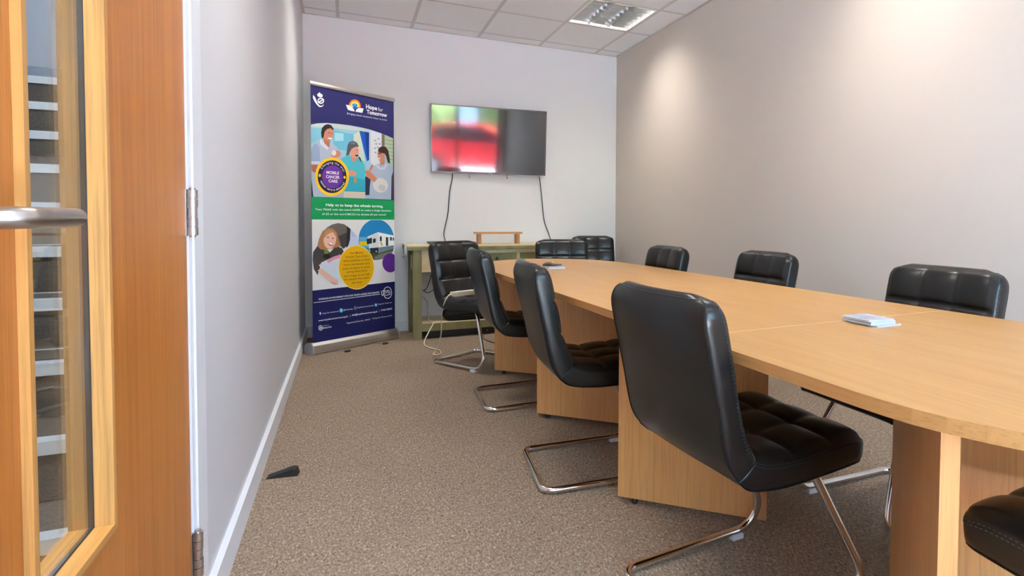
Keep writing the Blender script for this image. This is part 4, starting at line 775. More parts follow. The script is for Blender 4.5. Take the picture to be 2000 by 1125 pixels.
# ------------------------------------------------------------------ door in the left wall
door = structure(link('door_1', None, None, (XL, 0, 0)), 'oak door with narrow glazed panel, shut in a white frame')
GY0, GY1, GZ0, GZ1 = .850, 1.083, .560, 1.86
m_ = MB()
DT = .044
m_.box(-DT, 0, Y_DOOR0, GY0, .008, Z_DOOR); m_.box(-DT, 0, GY1, Y_DOOR1, .008, Z_DOOR)
m_.box(-DT, 0, GY0, GY1, .008, GZ0); m_.box(-DT, 0, GY0, GY1, GZ1, Z_DOOR)
bmesh.ops.remove_doubles(m_.bm, verts=m_.bm.verts, dist=1e-5)
m_.build('door_leaf', M_door, door)
MB().box(-.0195, -.0145, GY0 + .0066, GY1 - .0066, GZ0 + .0066, GZ1 - .0066).build('glass_pane', M_pane, door)
bw, proud = .008, .010
def bead(y0, y1, z0, z1, outer, side):
    """one mitred glazing bead; the outer lip laps the face of the leaf"""
    yi0, yi1, zi0, zi1 = y0, y1, z0, z1
    x_in, x_out = (-.014, proud) if side > 0 else (-.020, -DT - .0006)
    th = .003
    m2 = MB()
    o = outer
    if o == 'l': q = [(y0 - bw, z0 - bw), (y0 + th, z0 + th), (y0 + th, z1 - th), (y0 - bw, z1 + bw)]
    if o == 'r': q = [(y1 + bw, z0 - bw), (y1 + bw, z1 + bw), (y1 - th, z1 - th), (y1 - th, z0 + th)]
    if o == 'b': q = [(y0 - bw, z0 - bw), (y1 + bw, z0 - bw), (y1 - th, z0 + th), (y0 + th, z0 + th)]
    if o == 't': q = [(y0 - bw, z1 + bw), (y0 + th, z1 - th), (y1 - th, z1 - th), (y1 + bw, z1 + bw)]
    face_x = .0002 if side > 0 else -DT - .0002
    # body inside the opening
    ins = {'l': [(y0 + .0002, z0 + .0002), (y0 + th, z0 + th), (y0 + th, z1 - th), (y0 + .0002, z1 - .0002)],
           'r': [(y1 - .0002, z0 + .0002), (y1 - .0002, z1 - .0002), (y1 - th, z1 - th), (y1 - th, z0 + th)],
           'b': [(y0 + .0002, z0 + .0002), (y1 - .0002, z0 + .0002), (y1 - th, z0 + th), (y0 + th, z0 + th)],
           't': [(y0 + .0002, z1 - .0002), (y0 + th, z1 - th), (y1 - th, z1 - th), (y1 - .0002, z1 - .0002)]}[o]
    m2.prism(ins, min(x_in, face_x), max(x_in, face_x), 'x')
    m2.prism(q, min(face_x, x_out), max(face_x, x_out), 'x')
    return m2.build('glazing_bead', M_bead if o in 'lr' else M_bead_h, door)
m_ = MB()
gk = .0038
m_.box(-.0212, -.0140, GY0 + .0002, GY0 + gk, GZ0 + .0002, GZ1 - .0002); m_.box(-.0212, -.0140, GY1 - gk, GY1 - .0002, GZ0 + .0002, GZ1 - .0002)
m_.box(-.0212, -.0140, GY0 + gk, GY1 - gk, GZ0 + .0002, GZ0 + gk); m_.box(-.0212, -.0140, GY0 + gk, GY1 - gk, GZ1 - gk, GZ1 - .0002)
m_.build('glass_gasket', M_rubber, door)
for side in (1, -1):
    for o in 'lrbt':
        bead(GY0, GY1, GZ0, GZ1, o, side)
# frame: lining and flat architrave
m_ = MB()
m_.box(-WALL_T, .004, Y_DOOR1 + .004, Y_FR1 - .0505, 0, Z_DOOR + .0035); m_.box(-WALL_T, .004, Y_FR0 + .0505, Y_DOOR0 - .004, 0, Z_DOOR + .0035)
m_.box(-WALL_T, .004, Y_FR0 + .0505, Y_FR1 - .0505, Z_DOOR + .004, Z_DOOR + .0595)
m_.build('door_lining', M_trim, door)
m_ = MB()
m_.box(0.0042, .009, Y_DOOR1 + .03, Y_FR1, 0, Z_DOOR + .14); m_.box(.0042, .009, Y_FR0, Y_DOOR0 - .03, 0, Z_DOOR + .14)
m_.box(.0042, .009, Y_DOOR0 - .03, Y_DOOR1 + .03, Z_DOOR + .03, Z_DOOR + .14)
m_.bevel(.0015, 2).build('architrave', M_trim, door)
m_ = MB(); m_.box(-.075, -.0452, Y_DOOR1 - .015, Y_DOOR1 + .0038, 0, Z_DOOR); m_.box(-.075, -.0452, Y_DOOR0 - .0038, Y_DOOR0 + .015, 0, Z_DOOR)
m_.build('door_stop', M_trim, door)
# hinges
for z0 in (.190, .985, 1.78):
    hinge = link('hinge', None, door, (0.011, Y_DOOR1 + .006, z0))
    for k in range(5):
        MB().cyl((0, 0, k * .0212 + .0010), (0, 0, k * .0212 + .0202), .0105 if k != 2 else .0092, 18).bevel(.0012, 1, 60).build('knuckle', M_steel, hinge, smooth=True)
    MB().cyl((0, 0, -.003), (0, 0, .109), .0065, 12).build('hinge_pin', M_steel, hinge, smooth=True)
    MB().box(-.0106, -.0086, -.016, .0, .0, .106).build('hinge_plate', M_steel, hinge)
# lever handle
lever = link('lever_handle', None, door, (0, .705, 1.027))
MB().tube([(0.0, 0, 0), (.008, 0, 0)], [.026, .026], 28).bevel(.002, 2, 50).build('rose', M_steel, lever, smooth=True)
path = fillet([(.008, 0, 0), (.060, 0, 0), (.060, .113, 0)], [.018], 8)
MB().tube(path, .0105, 18).bevel(.003, 2, 60).build('lever', M_steel, lever, smooth=True)
lock = link('lock_cylinder', None, door, (0, .705, .955))
MB().tube([(0.0, 0, 0), (.006, 0, 0)], [.025, .025], 24).build('escutcheon', M_steel, lock, smooth=True)

# ------------------------------------------------------------------ stairwell beyond the door
SX0, SX1 = -1.75, xo
b = MB(); b.box(SX0 - .1, SX0, YF, 6.4, 0, 4.6); b.box(SX0, SX1, 6.3, 6.4, 0, 4.6); b.box(SX0, SX1, YF - .1, YF, 0, 4.6)
b.box(xo, xo + .119, YF, 6.4, H + .3305, 4.6)
structure(b.build('wall_stairwell', M_stair_wall), 'grey stairwell walls seen through the door glass')
structure(MB().box(SX0 - .1, xo + .119, YF - .1, 6.4, 4.6, 4.7).build('ceiling_stairwell', M_wall_white))
st = thing('staircase', 'carpeted staircase with pale metal nosings behind the glazed door', 'staircase', (0, 0, 0))
for k in range(-1, 9):
    y, z = 2.185 + .256 * k, .365 + .18 * k
    s = link('step', None, st, (0, y, z))
    MB().box(SX0 + .003, SX1 - .003, .012, .266 if k < 8 else 1.6, -.18 + .0006, -.004).build('tread', M_stair_carpet, s)
    n_ = MB(); n_.prism([(0, -.040), (.0115, -.040), (.0115, -.0035), (.055, -.0035), (.055, .0), (0, .0)], SX0 + .003, SX1 - .003, 'x')
    n_.build('nosing', M_nosing, s)
m_ = MB(); m_.lathe([(.17, .0), (.19, .02), (.18, .06), (.06, .075)], 32)
sl = thing('added_stair_light', 'unseen round light added to brighten the stairs', 'light', (-1.1, .7, 4.52))  # unseen fitting, added so the risers behind the glass are lit
m_.build('added_light_shade', emit('added_light_glow', (1, .97, .93, 1), 3.0), sl, smooth=True)
ld = bpy.data.lights.new('stair_fill_lamp', 'AREA'); ld.shape = 'DISK'; ld.size = .34; ld.energy = STAIR_FILL_WATTS; ld.color = (.92, .96, 1.0)
lo = bpy.data.objects.new('lamp', ld); COL.objects.link(lo); lo.parent = sl; lo.location = (0, 0, -.015)

# ================================================================== ceiling louvre lights
def louvre_light():
    """600 mm recessed fitting: tray, three lamp bays, cross blades"""
    t = link('louvre_light', None, None, (0, 0, H))
    s = .288
    m_ = MB()
    for a in ((-s, s, -s, -s + .012), (-s, s, s - .012, s), (-s, -s + .012, -s + .012, s - .012), (s - .012, s, -s + .012, s - .012)):
        m_.box(*a, 0.0, .008)
    m_.build('trim_frame', M_white_metal, t)
    m_ = MB()
    i = s - .002
    m_.box(-i, i, -i, i, .100, .104)
    for a in ((-i, i, -i, -i + .003), (-i, i, i - .003, i), (-i, -i + .003, -i + .003, i - .003), (i - .003, i, -i + .003, i - .003)):
        m_.box(*a, .0085, .0998)
    m_.build('tray', M_white_metal, t)
    xs = [-i + .004, -.095, .095, i - .004]
    for x in (-.095, .095):
        m_ = MB(); m_.prism([(x - .004, .006), (x + .004, .006), (x + .020, .052), (x - .020, .052)], -i + .004, i - .004, 'y')
        m_.build('lamp_divider', M_alu, t)
    blade = None
    for k in range(3):
        x0, x1 = xs[k] + (.021 if k else .002), xs[k + 1] - (.021 if k < 2 else .002)
        for j in range(7):
            y = -i + .004 + (j + .5) * (2 * i - .008) / 7
            m_ = MB(); m_.prism([(y - .002, .008), (y + .002, .008), (y + .011, .050), (y - .011, .050)], x0, x1, 'x')
            m_.build('louvre_blade', M_alu, t)
        xc = (x0 + x1) / 2
        MB().cyl((xc, -i + .02, .078), (xc, i - .02, .078), .013, 14).build('fluorescent_tube', M_tube, t, smooth=True)
    return t
lamp0 = louvre_light()
where = {(4, 2): 'square louvre ceiling light nearest the far right corner',
         (4, 6): 'square louvre ceiling light over the middle right of the table',
         (4, 10): 'square louvre ceiling light by the window on the right',
         (1, 2): 'square louvre ceiling light in front of the banner',
         (1, 6): 'square louvre ceiling light over the aisle by the door wall',
         (1, 10): 'square louvre ceiling light by the window on the left'}
lamp_src = lamp0
for n, ((i, j), lab) in enumerate(where.items()):
    o = lamp0 if n == 0 else copy_tree(lamp_src)
    o.location = ((GX[i] + GX[i + 1]) / 2, (GY[j] + GY[j + 1]) / 2, H)
    tag(o, lab, 'ceiling light', 'square louvre ceiling lights')
for o in [o for o in scene.objects if o.name.startswith('louvre_light')]:
    ld = bpy.data.lights.new('tube_light', 'AREA'); ld.shape = 'RECTANGLE'; ld.size = .52; ld.size_y = .52
    ld.energy = LAMP_WATTS; ld.color = LAMP_TINT; ld.spread = math.radians(125)
    lo = bpy.data.objects.new('lamp', ld); COL.objects.link(lo); lo.parent = o; lo.location = (0, 0, .060)

# ================================================================== boardroom table
TABLE_Z, TABLE_T = .730, .026
TC = Vector((1.287, 2.2)); TA = math.radians(1.8)
tab = thing('boardroom_table', 'long oak boardroom table with rounded ends and jointed top', 'table', (TC.x, TC.y, 0), TA)
near = [(0, .520), (.5, .524), (.567, .522), (.64, .512), (.70, .492), (.758, .467), (.82, .420), (.87, .350), (.905, .25), (.925, .13), (.932, 0)]
far = [(0, .512), (.3, .505), (.48, .484), (.60, .455), (.694, .415), (.78, .352), (.85, .27), (.91, .18), (.95, .09), (.968, 0)]
def end_outline(prof):
    p = spline([(s, w, 0) for s, w in prof], 26)
    half = [(q.y, q.x) for q in p]
    half[-1] = (0.0, half[-1][1])
    return half + [(-x, s) for x, s in half[-2::-1]]
def top_piece(outline):
    m_ = MB()
    m_.prism(outline, TABLE_Z - TABLE_T, TABLE_Z, 'z')
    m_.bevel(.0015, 2, 50)
    for f in m_.bm.faces:
        f.material_index = 0 if abs(f.normal.z) > .5 else 1
    bmesh.ops.recalc_face_normals(m_.bm, faces=m_.bm.faces)
    for f in m_.bm.faces:
        f.normal_update()
        f.material_index = 0 if abs(f.normal.z) > .3 else 1
    return m_.build('table_top', [M_oak_top, M_oak_edge], tab)
g = .0016
fo = end_outline(far); top_piece([(x, .95 + g + s) for x, s in fo])
no = end_outline(near); top_piece([(-x, -.95 - g - s) for x, s in no])
top_piece([(-.515, g), (.515, g), (.512, .95 - g), (-.512, .95 - g)])
top_piece([(-.520, -.95 + g), (.520, -.95 + g), (.515, -g), (-.515, -g)])
for y_, w_ in ((-.95, .5195), (0, .5145), (.95, .5115)):
    MB().box(-w_, w_, y_ - .00155, y_ + .00155, TABLE_Z - .018, TABLE_Z - .0002).build('joint_strip', M_joint, tab)
def leg_panel(p, q, th=.028):
    inv = Matrix.Rotation(-TA, 2)
    a, c = inv @ (Vector(p) - TC), inv @ (Vector(q) - TC)
    d = c - a; L = d.length
    o = link('leg_panel', None, tab, (a.x, a.y, 0), (0, 0, math.atan2(d.y, d.x)))
    MB().box(0, L, -th / 2, th / 2, .022, TABLE_Z - TABLE_T - .001).bevel(.001, 1).build('panel_board', M_oak_panel, o)
    for x in (.06, L - .06):
        MB().lathe([(.009, 0), (.011, .003), (.011, .014), (.006, .0215)], 14, (x, 0, 0)).build('foot', M_black, o, smooth=True)
for p, q in (((.898, 1.846), (1.278, 1.490)), ((.896, 2.815), (1.285, 2.450)), ((1.30, 2.470), (1.700, 2.815)),
             ((.892, 3.737), (1.255, 3.400)), ((1.27, 3.420), (1.640, 3.737)),
             ((.876, .587), (1.300, 1.010)), ((1.318, .996), (1.715, .600))):
    leg_panel(p, q)

# ================================================================== chairs
def make_chair():
    c = link('cantilever_chair', None)
    HW = .212
    F_back = [(-.280, .850), (-.260, .80), (-.234, .70), (-.210, .60), (-.184, .53), (-.150, .478)]
    R_back = [(-.318, .852), (-.326, .80), (-.302, .70), (-.276, .60), (-.256, .52), (-.236, .470), (-.204, .432)]
    F_seat = [(-.150, .478), (-.10, .464), (-.02, .459), (.08, .465), (.17, .469), (.234, .457)]
    R_seat = [(-.204, .432), (-.165, .405), (-.07, .391), (.05, .392), (.15, .397), (.229, .403)]
    COLS, K = 46, 5
    def shell(Fp, Rp, rows, per, cap_start, bow):
        n = rows * per + 1
        F = spline([(x, 0, z) for x, z in Fp], n); R = spline([(x, 0, z) for x, z in Rp], n)
        m_ = MB(); bm = m_.bm
        tot = sum((F[i + 1] - F[i]).length for i in range(n - 1))
        acc = 0
        gridF, gridR, side = [], [], ([], [])
        for i in range(n):
            if i: acc += (F[i] - F[i - 1]).length
            s = acc if cap_start else tot - acc            # distance from the free end
            r = .042 if cap_start else .032
            w = HW - (r - math.sqrt(max(r * r - (r - s) ** 2, 0)) if s < r else 0) * .75
            tg = (F[min(i + 1, n - 1)] - F[max(i - 1, 0)]).normalized()
            nr = Vector((-tg.z, 0, tg.x))
            if nr.dot(F[i] - R[i]) < 0: nr = -nr
            frac = (1 - i / (n - 1)) if cap_start else 0
            fr, rr = [], []
            for j in range(COLS):
                q = -1 + 2 * j / (COLS - 1)
                bx = bow * frac ** .6 * q * q
                a = (q / .93 + 1) / 2 * 3
                bb = i / per
                pu = 0.0
                if 0 < a < 3:
                    pu = (abs(math.sin(PI * a)) * abs(math.sin(PI * bb))) ** .27 if abs(math.sin(PI * bb)) > 1e-6 else 0
                    if 0 < i < n - 1 and abs(math.sin(PI * bb)) < 1e-6: pu = 0
                d = .020 * pu - .004 * max(0, (abs(q) - .9) / .1) ** 2
                p = F[i] + nr * d
                fr.append(bm.verts.new((p.x + bx, q * w, p.z)))
                rr.append(bm.verts.new((R[i].x + bx - .008 * (1 - q * q) * (1 if cap_start else 0), q * w, R[i].z)))
            gridF.append(fr); gridR.append(rr)
            for sd, j in ((0, 0), (1, COLS - 1)):
                row = []
                for k in range(1, K + 1):
                    u = k / (K + 1)
                    p = fr[j].co.lerp(rr[j].co, u)
                    p.y += (1 if sd else -1) * .0055 * math.sin(PI * u) ** .4
                    row.append(bm.verts.new(p))
                side[sd].append([fr[j]] + row + [rr[j]])
        for i in range(n - 1):
            for j in range(COLS - 1):
                bm.faces.new((gridF[i][j], gridF[i + 1][j], gridF[i + 1][j + 1], gridF[i][j + 1]))
                bm.faces.new((gridR[i][j], gridR[i][j + 1], gridR[i + 1][j + 1], gridR[i + 1][j]))
            for sd in (0, 1):
                for k in range(K + 1):
                    bm.faces.new((side[sd][i][k], side[sd][i][k + 1], side[sd][i + 1][k + 1], side[sd][i + 1][k]))
        e = 0 if cap_start else n - 1
        out = (F[0] - F[1]).normalized() if cap_start else (F[-1] - F[-2]).normalized()
        caps = [side[0][e]]
        for j in range(1, COLS - 1):
            row = [gridF[e][j]]
            for k in range(1, K + 1):
                u = k / (K + 1)
                p = gridF[e][j].co.lerp(gridR[e][j].co, u) + out * .013 * math.sin(PI * u) ** .7 * min(1, 4 * (1 - abs(-1 + 2 * j / (COLS - 1))) + .2)
                row.append(bm.verts.new(p))
            caps.append(row + [gridR[e][j]])
        caps.append(side[1][e])
        for j in range(COLS - 1):
            for k in range(K + 1):
                bm.faces.new((caps[j][k], caps[j][k + 1], caps[j + 1][k + 1], caps[j + 1][k]))
        lines = {'front': [[v[0].co.copy() for v in side[sd]] for sd in (0, 1)],
                 's1': [[(v[0].co.lerp(v[1].co, .55)) + Vector((0, (.0012, -.0012)[sd == 0] , 0)) for v in side[sd]] for sd in (0, 1)],
                 's2': [[(v[1].co.lerp(v[2].co, .15)) + Vector((0, (.0012, -.0012)[sd == 0], 0)) for v in side[sd]] for sd in (0, 1)],
                 'rear': [[v[-1].co.copy() for v in side[sd]] for sd in (0, 1)],
                 'cap_rear': [r_[-1].co.copy() for r_ in caps], 'cap_front': [r_[0].co.copy() for r_ in caps],
                 'fold': [v.co.copy() for v in side[0][-1 if cap_start else 0]] and [[v.co.copy() for v in side[sd][-1 if cap_start else 0]] for sd in (0, 1)]}
        return m_, lines
    mb, lb = shell(F_back, R_back, 3, 16, True, .022)
    back = mb.build('backrest', M_leather, c, smooth='all')
    ms, ls = shell(F_seat, R_seat, 3, 15, False, 0.0)
    seat = ms.build('seat', M_leather, c, smooth='all')
    def dashes(paths, L=.0062, gap=.0034, r=.00075):
        m_ = MB()
        for p in paths:
            q = [Vector(v) for v in p]
            tot = sum((q[i + 1] - q[i]).length for i in range(len(q) - 1))
            pts = spline(q, max(3, int(tot / .0048) * 2 // 2 + 1))
            for i in range(0, len(pts) - 1, 2):
                m_.tube([pts[i], pts[i + 1]], r, 4)
        return m_
    dashes(lb['s1'] + lb['s2']).build('stitching', M_stitch, back)['kind'] = 'stuff'
    dashes(ls['s1'] + ls['s2']).build('stitching', M_stitch, seat)['kind'] = 'stuff'
    m_ = MB()
    for p in lb['rear']: m_.tube(p, .0016, 5)
    m_.tube(lb['cap_rear'], .0016, 5); m_.build('piping', M_leather, back, smooth=True)['kind'] = 'stuff'
    m_ = MB()
    for p in ls['rear']: m_.tube(p, .0016, 5)
    for p in ls['fold']: m_.tube(p, .0016, 5)
    m_.build('piping', M_leather, seat, smooth=True)['kind'] = 'stuff'
    # chrome cantilever frame: one bent tube
    R = .0125; zf = R + .011
    yw = .208
    half = [(-.11, .130, .404), (.098, .130, .404), (.276, .208, zf), (-.265, .208, R + .001)]
    pts = [Vector(p) for p in half] + [Vector((x, -y, z)) for x, y, z in half[::-1]]
    path = fillet(pts, [.060, .075, .045, .045, .075, .060], 9)
    MB().tube(path, R, 14).build('frame', M_chrome, c, smooth=True)
    for y in (yw, -yw):
        MB().box(.135, .178, y - .015, y + .015, 0, .0150).bevel(.003, 1).build('glide', M_glide, c)
        MB().cyl((-.116, y * .625, .404), (-.1095, y * .625, .404), .0127, 12).build('end_plug', M_black, c)
    return c
chair0 = make_chair()
CH = 'black quilted cantilever chairs round the table'
D = math.radians
chairs = [
    ((.994, 1.255), D(3.5), 'black quilted cantilever chair nearest the camera, smooth back turned to us'),
    ((.940, 2.170), D(-6), 'black quilted chair in the aisle, second from camera on the near side of table'),
    ((.938, 3.170), D(-2), 'black quilted chair in the aisle, third from camera on the near side of table'),
    ((.859, 4.050), D(-59), 'black quilted chair with a white power strip lying on its seat'),
    ((1.752, 1.402), D(180), 'black quilted chair on the wall side, nearest the camera beside white plastic cases'),
    ((1.780, 2.430), D(180), 'black quilted chair on the wall side, middle one of three'),
    ((1.580, 3.140), D(180), 'black quilted chair on the wall side, farthest one of three'),
    ((1.535, 4.130), D(-103), 'black quilted chair at the far end of the table, facing us'),
    ((2.205, 5.020), D(-100), 'black quilted chair standing in the far right corner of the room'),
    ((1.300, .478), D(90), 'black quilted chair at the near table end, only its seat corner in view'),
]
for n, ((x, y), a, lab) in enumerate(chairs):
    o = chair0 if n == 0 else copy_tree(chair0)
    o.location = (x, y, 0); o.rotation_euler = (0, 0, a)
    tag(o, lab, 'chair', CH)

# ================================================================== television
tv = thing('television', 'flat black television on the back wall reflecting a window', 'television', (1.236, YB - .066, 1.765))
tv.rotation_euler = (D(6.0), D(-.6), D(-2.2))
W2, H2 = .5435, .3115
m_ = MB(); m_.box(-W2, W2, -.018, .012, -H2, H2); m_.bevel(.004, 2); m_.build('casing', M_tv_case, tv)
MB().box(-W2 + .011, W2 - .011, -.0192, -.0182, -H2 + .017, H2 - .011).build('screen', M_tv, tv)
m_ = MB()
for a in ((-W2, W2, H2 - .010, H2), (-W2, W2, -H2, -H2 + .016), (-W2, -W2 + .010, -H2, H2), (W2 - .010, W2, -H2, H2)):
    m_.box(a[0], a[1], -.0215, -.0185, a[2], a[3])
m_.build('bezel', plain('brushed_bezel', (.09, .085, .085, 1), .3, .7), tv)
MB().box(-.02, .02, -.0222, -.0216, -H2 + .005, -H2 + .010).build('maker_badge', M_metal_dull, tv)
MB().box(-.2, .2, .0125, .040, -.05, .12).build('wall_bracket', M_black, tv)
for x in (-.19, .17):
    m_ = MB(); m_.tube([(x, .016, -H2 + .02), (x, .016, -H2 - .030)], .0018, 8); m_.lathe([(.001, -.006), (.004, -.004), (.004, .006), (.001, .008)], 10, (x, .016, -H2 - .036))
    m_.build('bracket_pull_cord', M_black, tv, smooth=True)
def cable(name, pts, r, mat, label, cat='cable', n=60, group=None):
    m_ = MB(); m_.tube(spline(pts, n), r, 8)
    return tag(m_.build(name, mat, None, smooth='all'), label, cat, group)
yw = YB - .012
cable('television_cable', [(.893, YB - .014, 1.449), (.891, YB - .014, 1.40), (.868, yw, 1.28), (.852, yw, 1.08), (.826, yw, .95), (.812, YB - .03, .88), (.815, YB - .10, .8205)], .0042, M_black, 'thin black cable hanging from the television to the laptop')
cable('television_cable', [(1.742, YB - .014, 1.449), (1.748, YB - .014, 1.40), (1.770, yw, 1.22), (1.792, yw, 1.02), (1.842, yw, .88), (1.885, yw, .74), (1.92, yw, .55), (1.93, yw, .40)], .0042, M_black, 'thin black cable hanging from the right end of the television')

# ================================================================== roll-up banner
ban = thing('roll_up_banner', 'tall navy roll-up banner with printed photos standing in the left corner', 'banner', (-.243, 4.771, 0), D(32.13))
SW, SB, ST = SHEET_W, .082, 2.012
m_ = MB(); m_.box(0, SW, .0, .0008, SB, ST); sheet = m_.build('graphic_sheet', M_sheet, ban)
prof = [(-.030, .0), (.075, .0), (.088, .012), (.088, .05), (.060, .078), (.012, .086), (-.010, .086), (-.030, .066), (-.038, .038), (-.038, .010)]
m_ = MB(); m_.prism(prof, -.010, SW + .008, 'x'); m_.bevel(.003, 2, 20)
m_.build('base_cassette', M_banner_alu, ban)
for x in (-.0185, SW + .0085):
    m_ = MB(); m_.prism([(a * 1.02, b_ * 1.02) for a, b_ in prof], x, x + .008, 'x'); m_.bevel(.002, 1, 20)
    m_.build('end_cap', plain('grey_end_cap' if x < 0 else 'grey_end_cap_far', (.36, .37, .38, 1), .4), ban)
m_ = MB(); m_.prism([(-.008, ST - .004), (.010, ST - .004), (.013, ST + .008), (.008, ST + .024), (-.006, ST + .024), (-.011, ST + .008)], -.006, SW + .006, 'x')
m_.bevel(.002, 2, 20).build('top_rail', M_banner_alu, ban)
MB().box(SW / 2 - .012, SW / 2 + .012, .014, .032, .07, ST - .01).build('support_pole', M_banner_alu, ban)
for x in (.17, .50):
    f = MB(); f.tube([(x, -.03, .006), (x + .02, -.13, .006)], .0035, 8); foot = f.build('stabiliser_foot', M_metal_dull, ban)
    MB().box(x + .004, x + .044, -.142, -.126, .0, .013).bevel(.003, 1).build('rubber_tip', M_rubber, foot)
layer = [0]
def ink_mesh(name, polys):
    bm = bmesh.new()
    lay = bm.loops.layers.float_color.new('ink')
    for colr, pts in polys:
        layer[0] += 1
        y = -.0003 - layer[0] * .00002
        q = []
        for p in pts:
            if not q or abs(p[0] - q[-1][0]) + abs(p[1] - q[-1][1]) > 1e-5:
                q.append(p)
        if abs(q[0][0] - q[-1][0]) + abs(q[0][1] - q[-1][1]) < 1e-5:
            q.pop()
        f = bm.faces.new([bm.verts.new((s, y, min(max(z, SB + .003), ST - .003))) for s, z in q])
        c_ = srgb(*colr)
        for l in f.loops: l[lay] = c_
    bmesh.ops.triangulate(bm, faces=bm.faces, ngon_method='EAR_CLIP')
    me = bpy.data.meshes.new(name); bm.to_mesh(me); bm.free(); me.materials.append(M_print)
    return me
for g_, polys in PRINT.items():
    link(g_, ink_mesh(g_, polys), sheet)
dg = bpy.context.evaluated_depsgraph_get
def glyphs(txt, weight=0.0):
    """outline triangles of a word, baseline at 0"""
    cu = bpy.data.curves.new('t', 'FONT'); cu.body = txt; cu.size = 1.0; cu.resolution_u = 3; cu.fill_mode = 'FRONT'; cu.offset = weight
    ob = bpy.data.objects.new('t', cu); COL.objects.link(ob)
    bpy.context.view_layer.update()
    me = bpy.data.meshes.new_from_object(ob.evaluated_get(dg()))
    v = [(p.co.x, p.co.y) for p in me.vertices]; f = [tuple(p.vertices) for p in me.polygons]
    bpy.data.objects.remove(ob); bpy.data.curves.remove(cu); bpy.data.meshes.remove(me)
    return v, f
words = {}
CAP = .73
for g_, txt, s0, z0, wid, cap, colr, wt in LETTERING:
    v, f = glyphs(txt, wt)
    x0, x1 = min(p[0] for p in v), max(p[0] for p in v)
    kx, kz = wid / max(x1 - x0, 1e-6), cap / CAP
    if txt == '|': kx = kz
    words.setdefault(g_, []).append(([(s0 + (x - x0) * kx, z0 + y * kz) for x, y in v], f, colr))
ax, az, arx, arz = ARC_CENTRE
def arc_text(txt, a0, a1, top, cap):
    sc_ = cap / CAP
    ws = []
    for ch in txt:
        if ch == ' ':
            ws.append((None, None, .28)); continue
        v, f = glyphs(ch, .012); ws.append((v, f, max(p[0] for p in v) + .07))
    tot = sum(w for _, _, w in ws); acc = 0
    for v, f, w in ws:
        a = D(a0 + (a1 - a0) * (acc + w / 2) / tot); acc += w
        if v is None: continue
        rr = 1.0 if top else 1.0 + cap / arx * .5
        cx_, cz_ = ax + arx * rr * math.cos(a) * .96, az + arz * rr * math.sin(a) * .94
        th = a - PI / 2 if top else a + PI / 2
        out = []
        for x, y in v:
            lx, ly = (x - w / 2) * sc_ , y * sc_
            out.append((cx_ + lx * math.cos(th) - ly * math.sin(th), cz_ + lx * math.sin(th) + ly * math.cos(th)))
        words.setdefault('badge_lettering', []).append((out, f, (240, 240, 244)))
arc_text('Changing the way', 152, 24, True, .017)
arc_text('cancer care is delivered', 200, 338, False, .017)
for g_, ws in words.items():
    layer[0] += 3
    y = -.0003 - layer[0] * .00002
    bm = bmesh.new(); lay = bm.loops.layers.float_color.new('ink')
    for v, f, colr in ws:
        vv = [bm.verts.new((a, y, b_)) for a, b_ in v]
        for q in f:
            try: fc = bm.faces.new([vv[k] for k in q])
            except ValueError: continue
            for l in fc.loops: l[lay] = srgb(*colr)
    me = bpy.data.meshes.new(g_); bm.to_mesh(me); bm.free(); me.materials.append(M_print)
    link(g_, me, sheet)['kind'] = 'stuff'

# ================================================================== green workbench sideboard
cb = thing('sideboard', 'rustic olive green and cream sideboard against the back wall', 'sideboard', (.45, 5.0, 0))
CW, CD, CT = 1.52, .44, .797
MB().box(-.002, CW, -.012, CD, CT - .040, CT - .010).bevel(.002, 1).build('top_frame', M_green, cb)
for k in range(3):
    MB().box(0, CW - .002, -.011 + k * .151 + .0005, -.011 + (k + 1) * .150, CT - .0098, CT).bevel(.002, 1).build('top_plank', M_cream, cb)
for x in (.045, CW - .115):
    for y in (.0, CD - .075):
        MB().box(x, x + .070, y, y + .070, 0, CT - .0402).bevel(.002, 1).build('leg', M_green, cb)
for x in (.060, CW - .110):
    MB().box(x, x + .045, .0705, CD - .0755, .575, .70).build('side_rail', M_cream, cb)
    MB().box(x, x + .045, .0705, CD - .0755, .075, .14).build('side_rail', M_green, cb)
drw = [(.197, .540), (.572, .937), (.967, 1.320)]
m_ = MB(); z0, z1 = .572, CT - .0404
xs = [.1155] + [v for d_ in drw for v in d_] + [CW - .1155]
for k in range(0, len(xs), 2):
    m_.box(xs[k], xs[k + 1], .006, .030, z0, z1)
for a, c_ in drw:
    m_.box(a, c_, .006, .030, z0, .598); m_.box(a, c_, .006, .030, .726, z1)
m_.build('apron', M_cream, cb)
MB().box(.1155, CW - .1155, CD - .03, CD - .006, z0, z1).build('back_panel', M_cream, cb)
for a, c_ in drw:
    d_ = link('drawer', None, cb, ((a + c_) / 2, .010, .662))
    w = (c_ - a) / 2 - .003
    MB().box(-w, w, 0, .018, -.061, .061).bevel(.002, 1).build('drawer_front', M_green, d_)
    MB().box(-w + .01, w - .01, .0185, .38, -.055, .035).build('drawer_box', M_cream, d_)
    m_ = MB(); m_.tube([(0, .0, .014), (0, -.012, .014), (0, -.020, .014), (0, -.028, .014)], [.008, .007, .015, .010], 16)
    m_.build('knob', M_black, d_, smooth=True)
for k in range(3):
    y0 = .012 + k * .132
    MB().box(.1155, CW - .1155, y0 + .0005, y0 + .1315, .118, .130).bevel(.0015, 1).build('shelf_plank', M_cream, cb)
MB().box(.1155, CW - .1155, .0, .0118, .068, .132).bevel(.002, 1).build('shelf_rail', M_green, cb)
v_ = link('corner_clamp', None, cb, (-.002, .02, CT))
MB().box(-.020, -.0005, -.02, .10, -.070, -.0005).bevel(.003, 1).build('clamp_plate', M_metal_dull, v_)
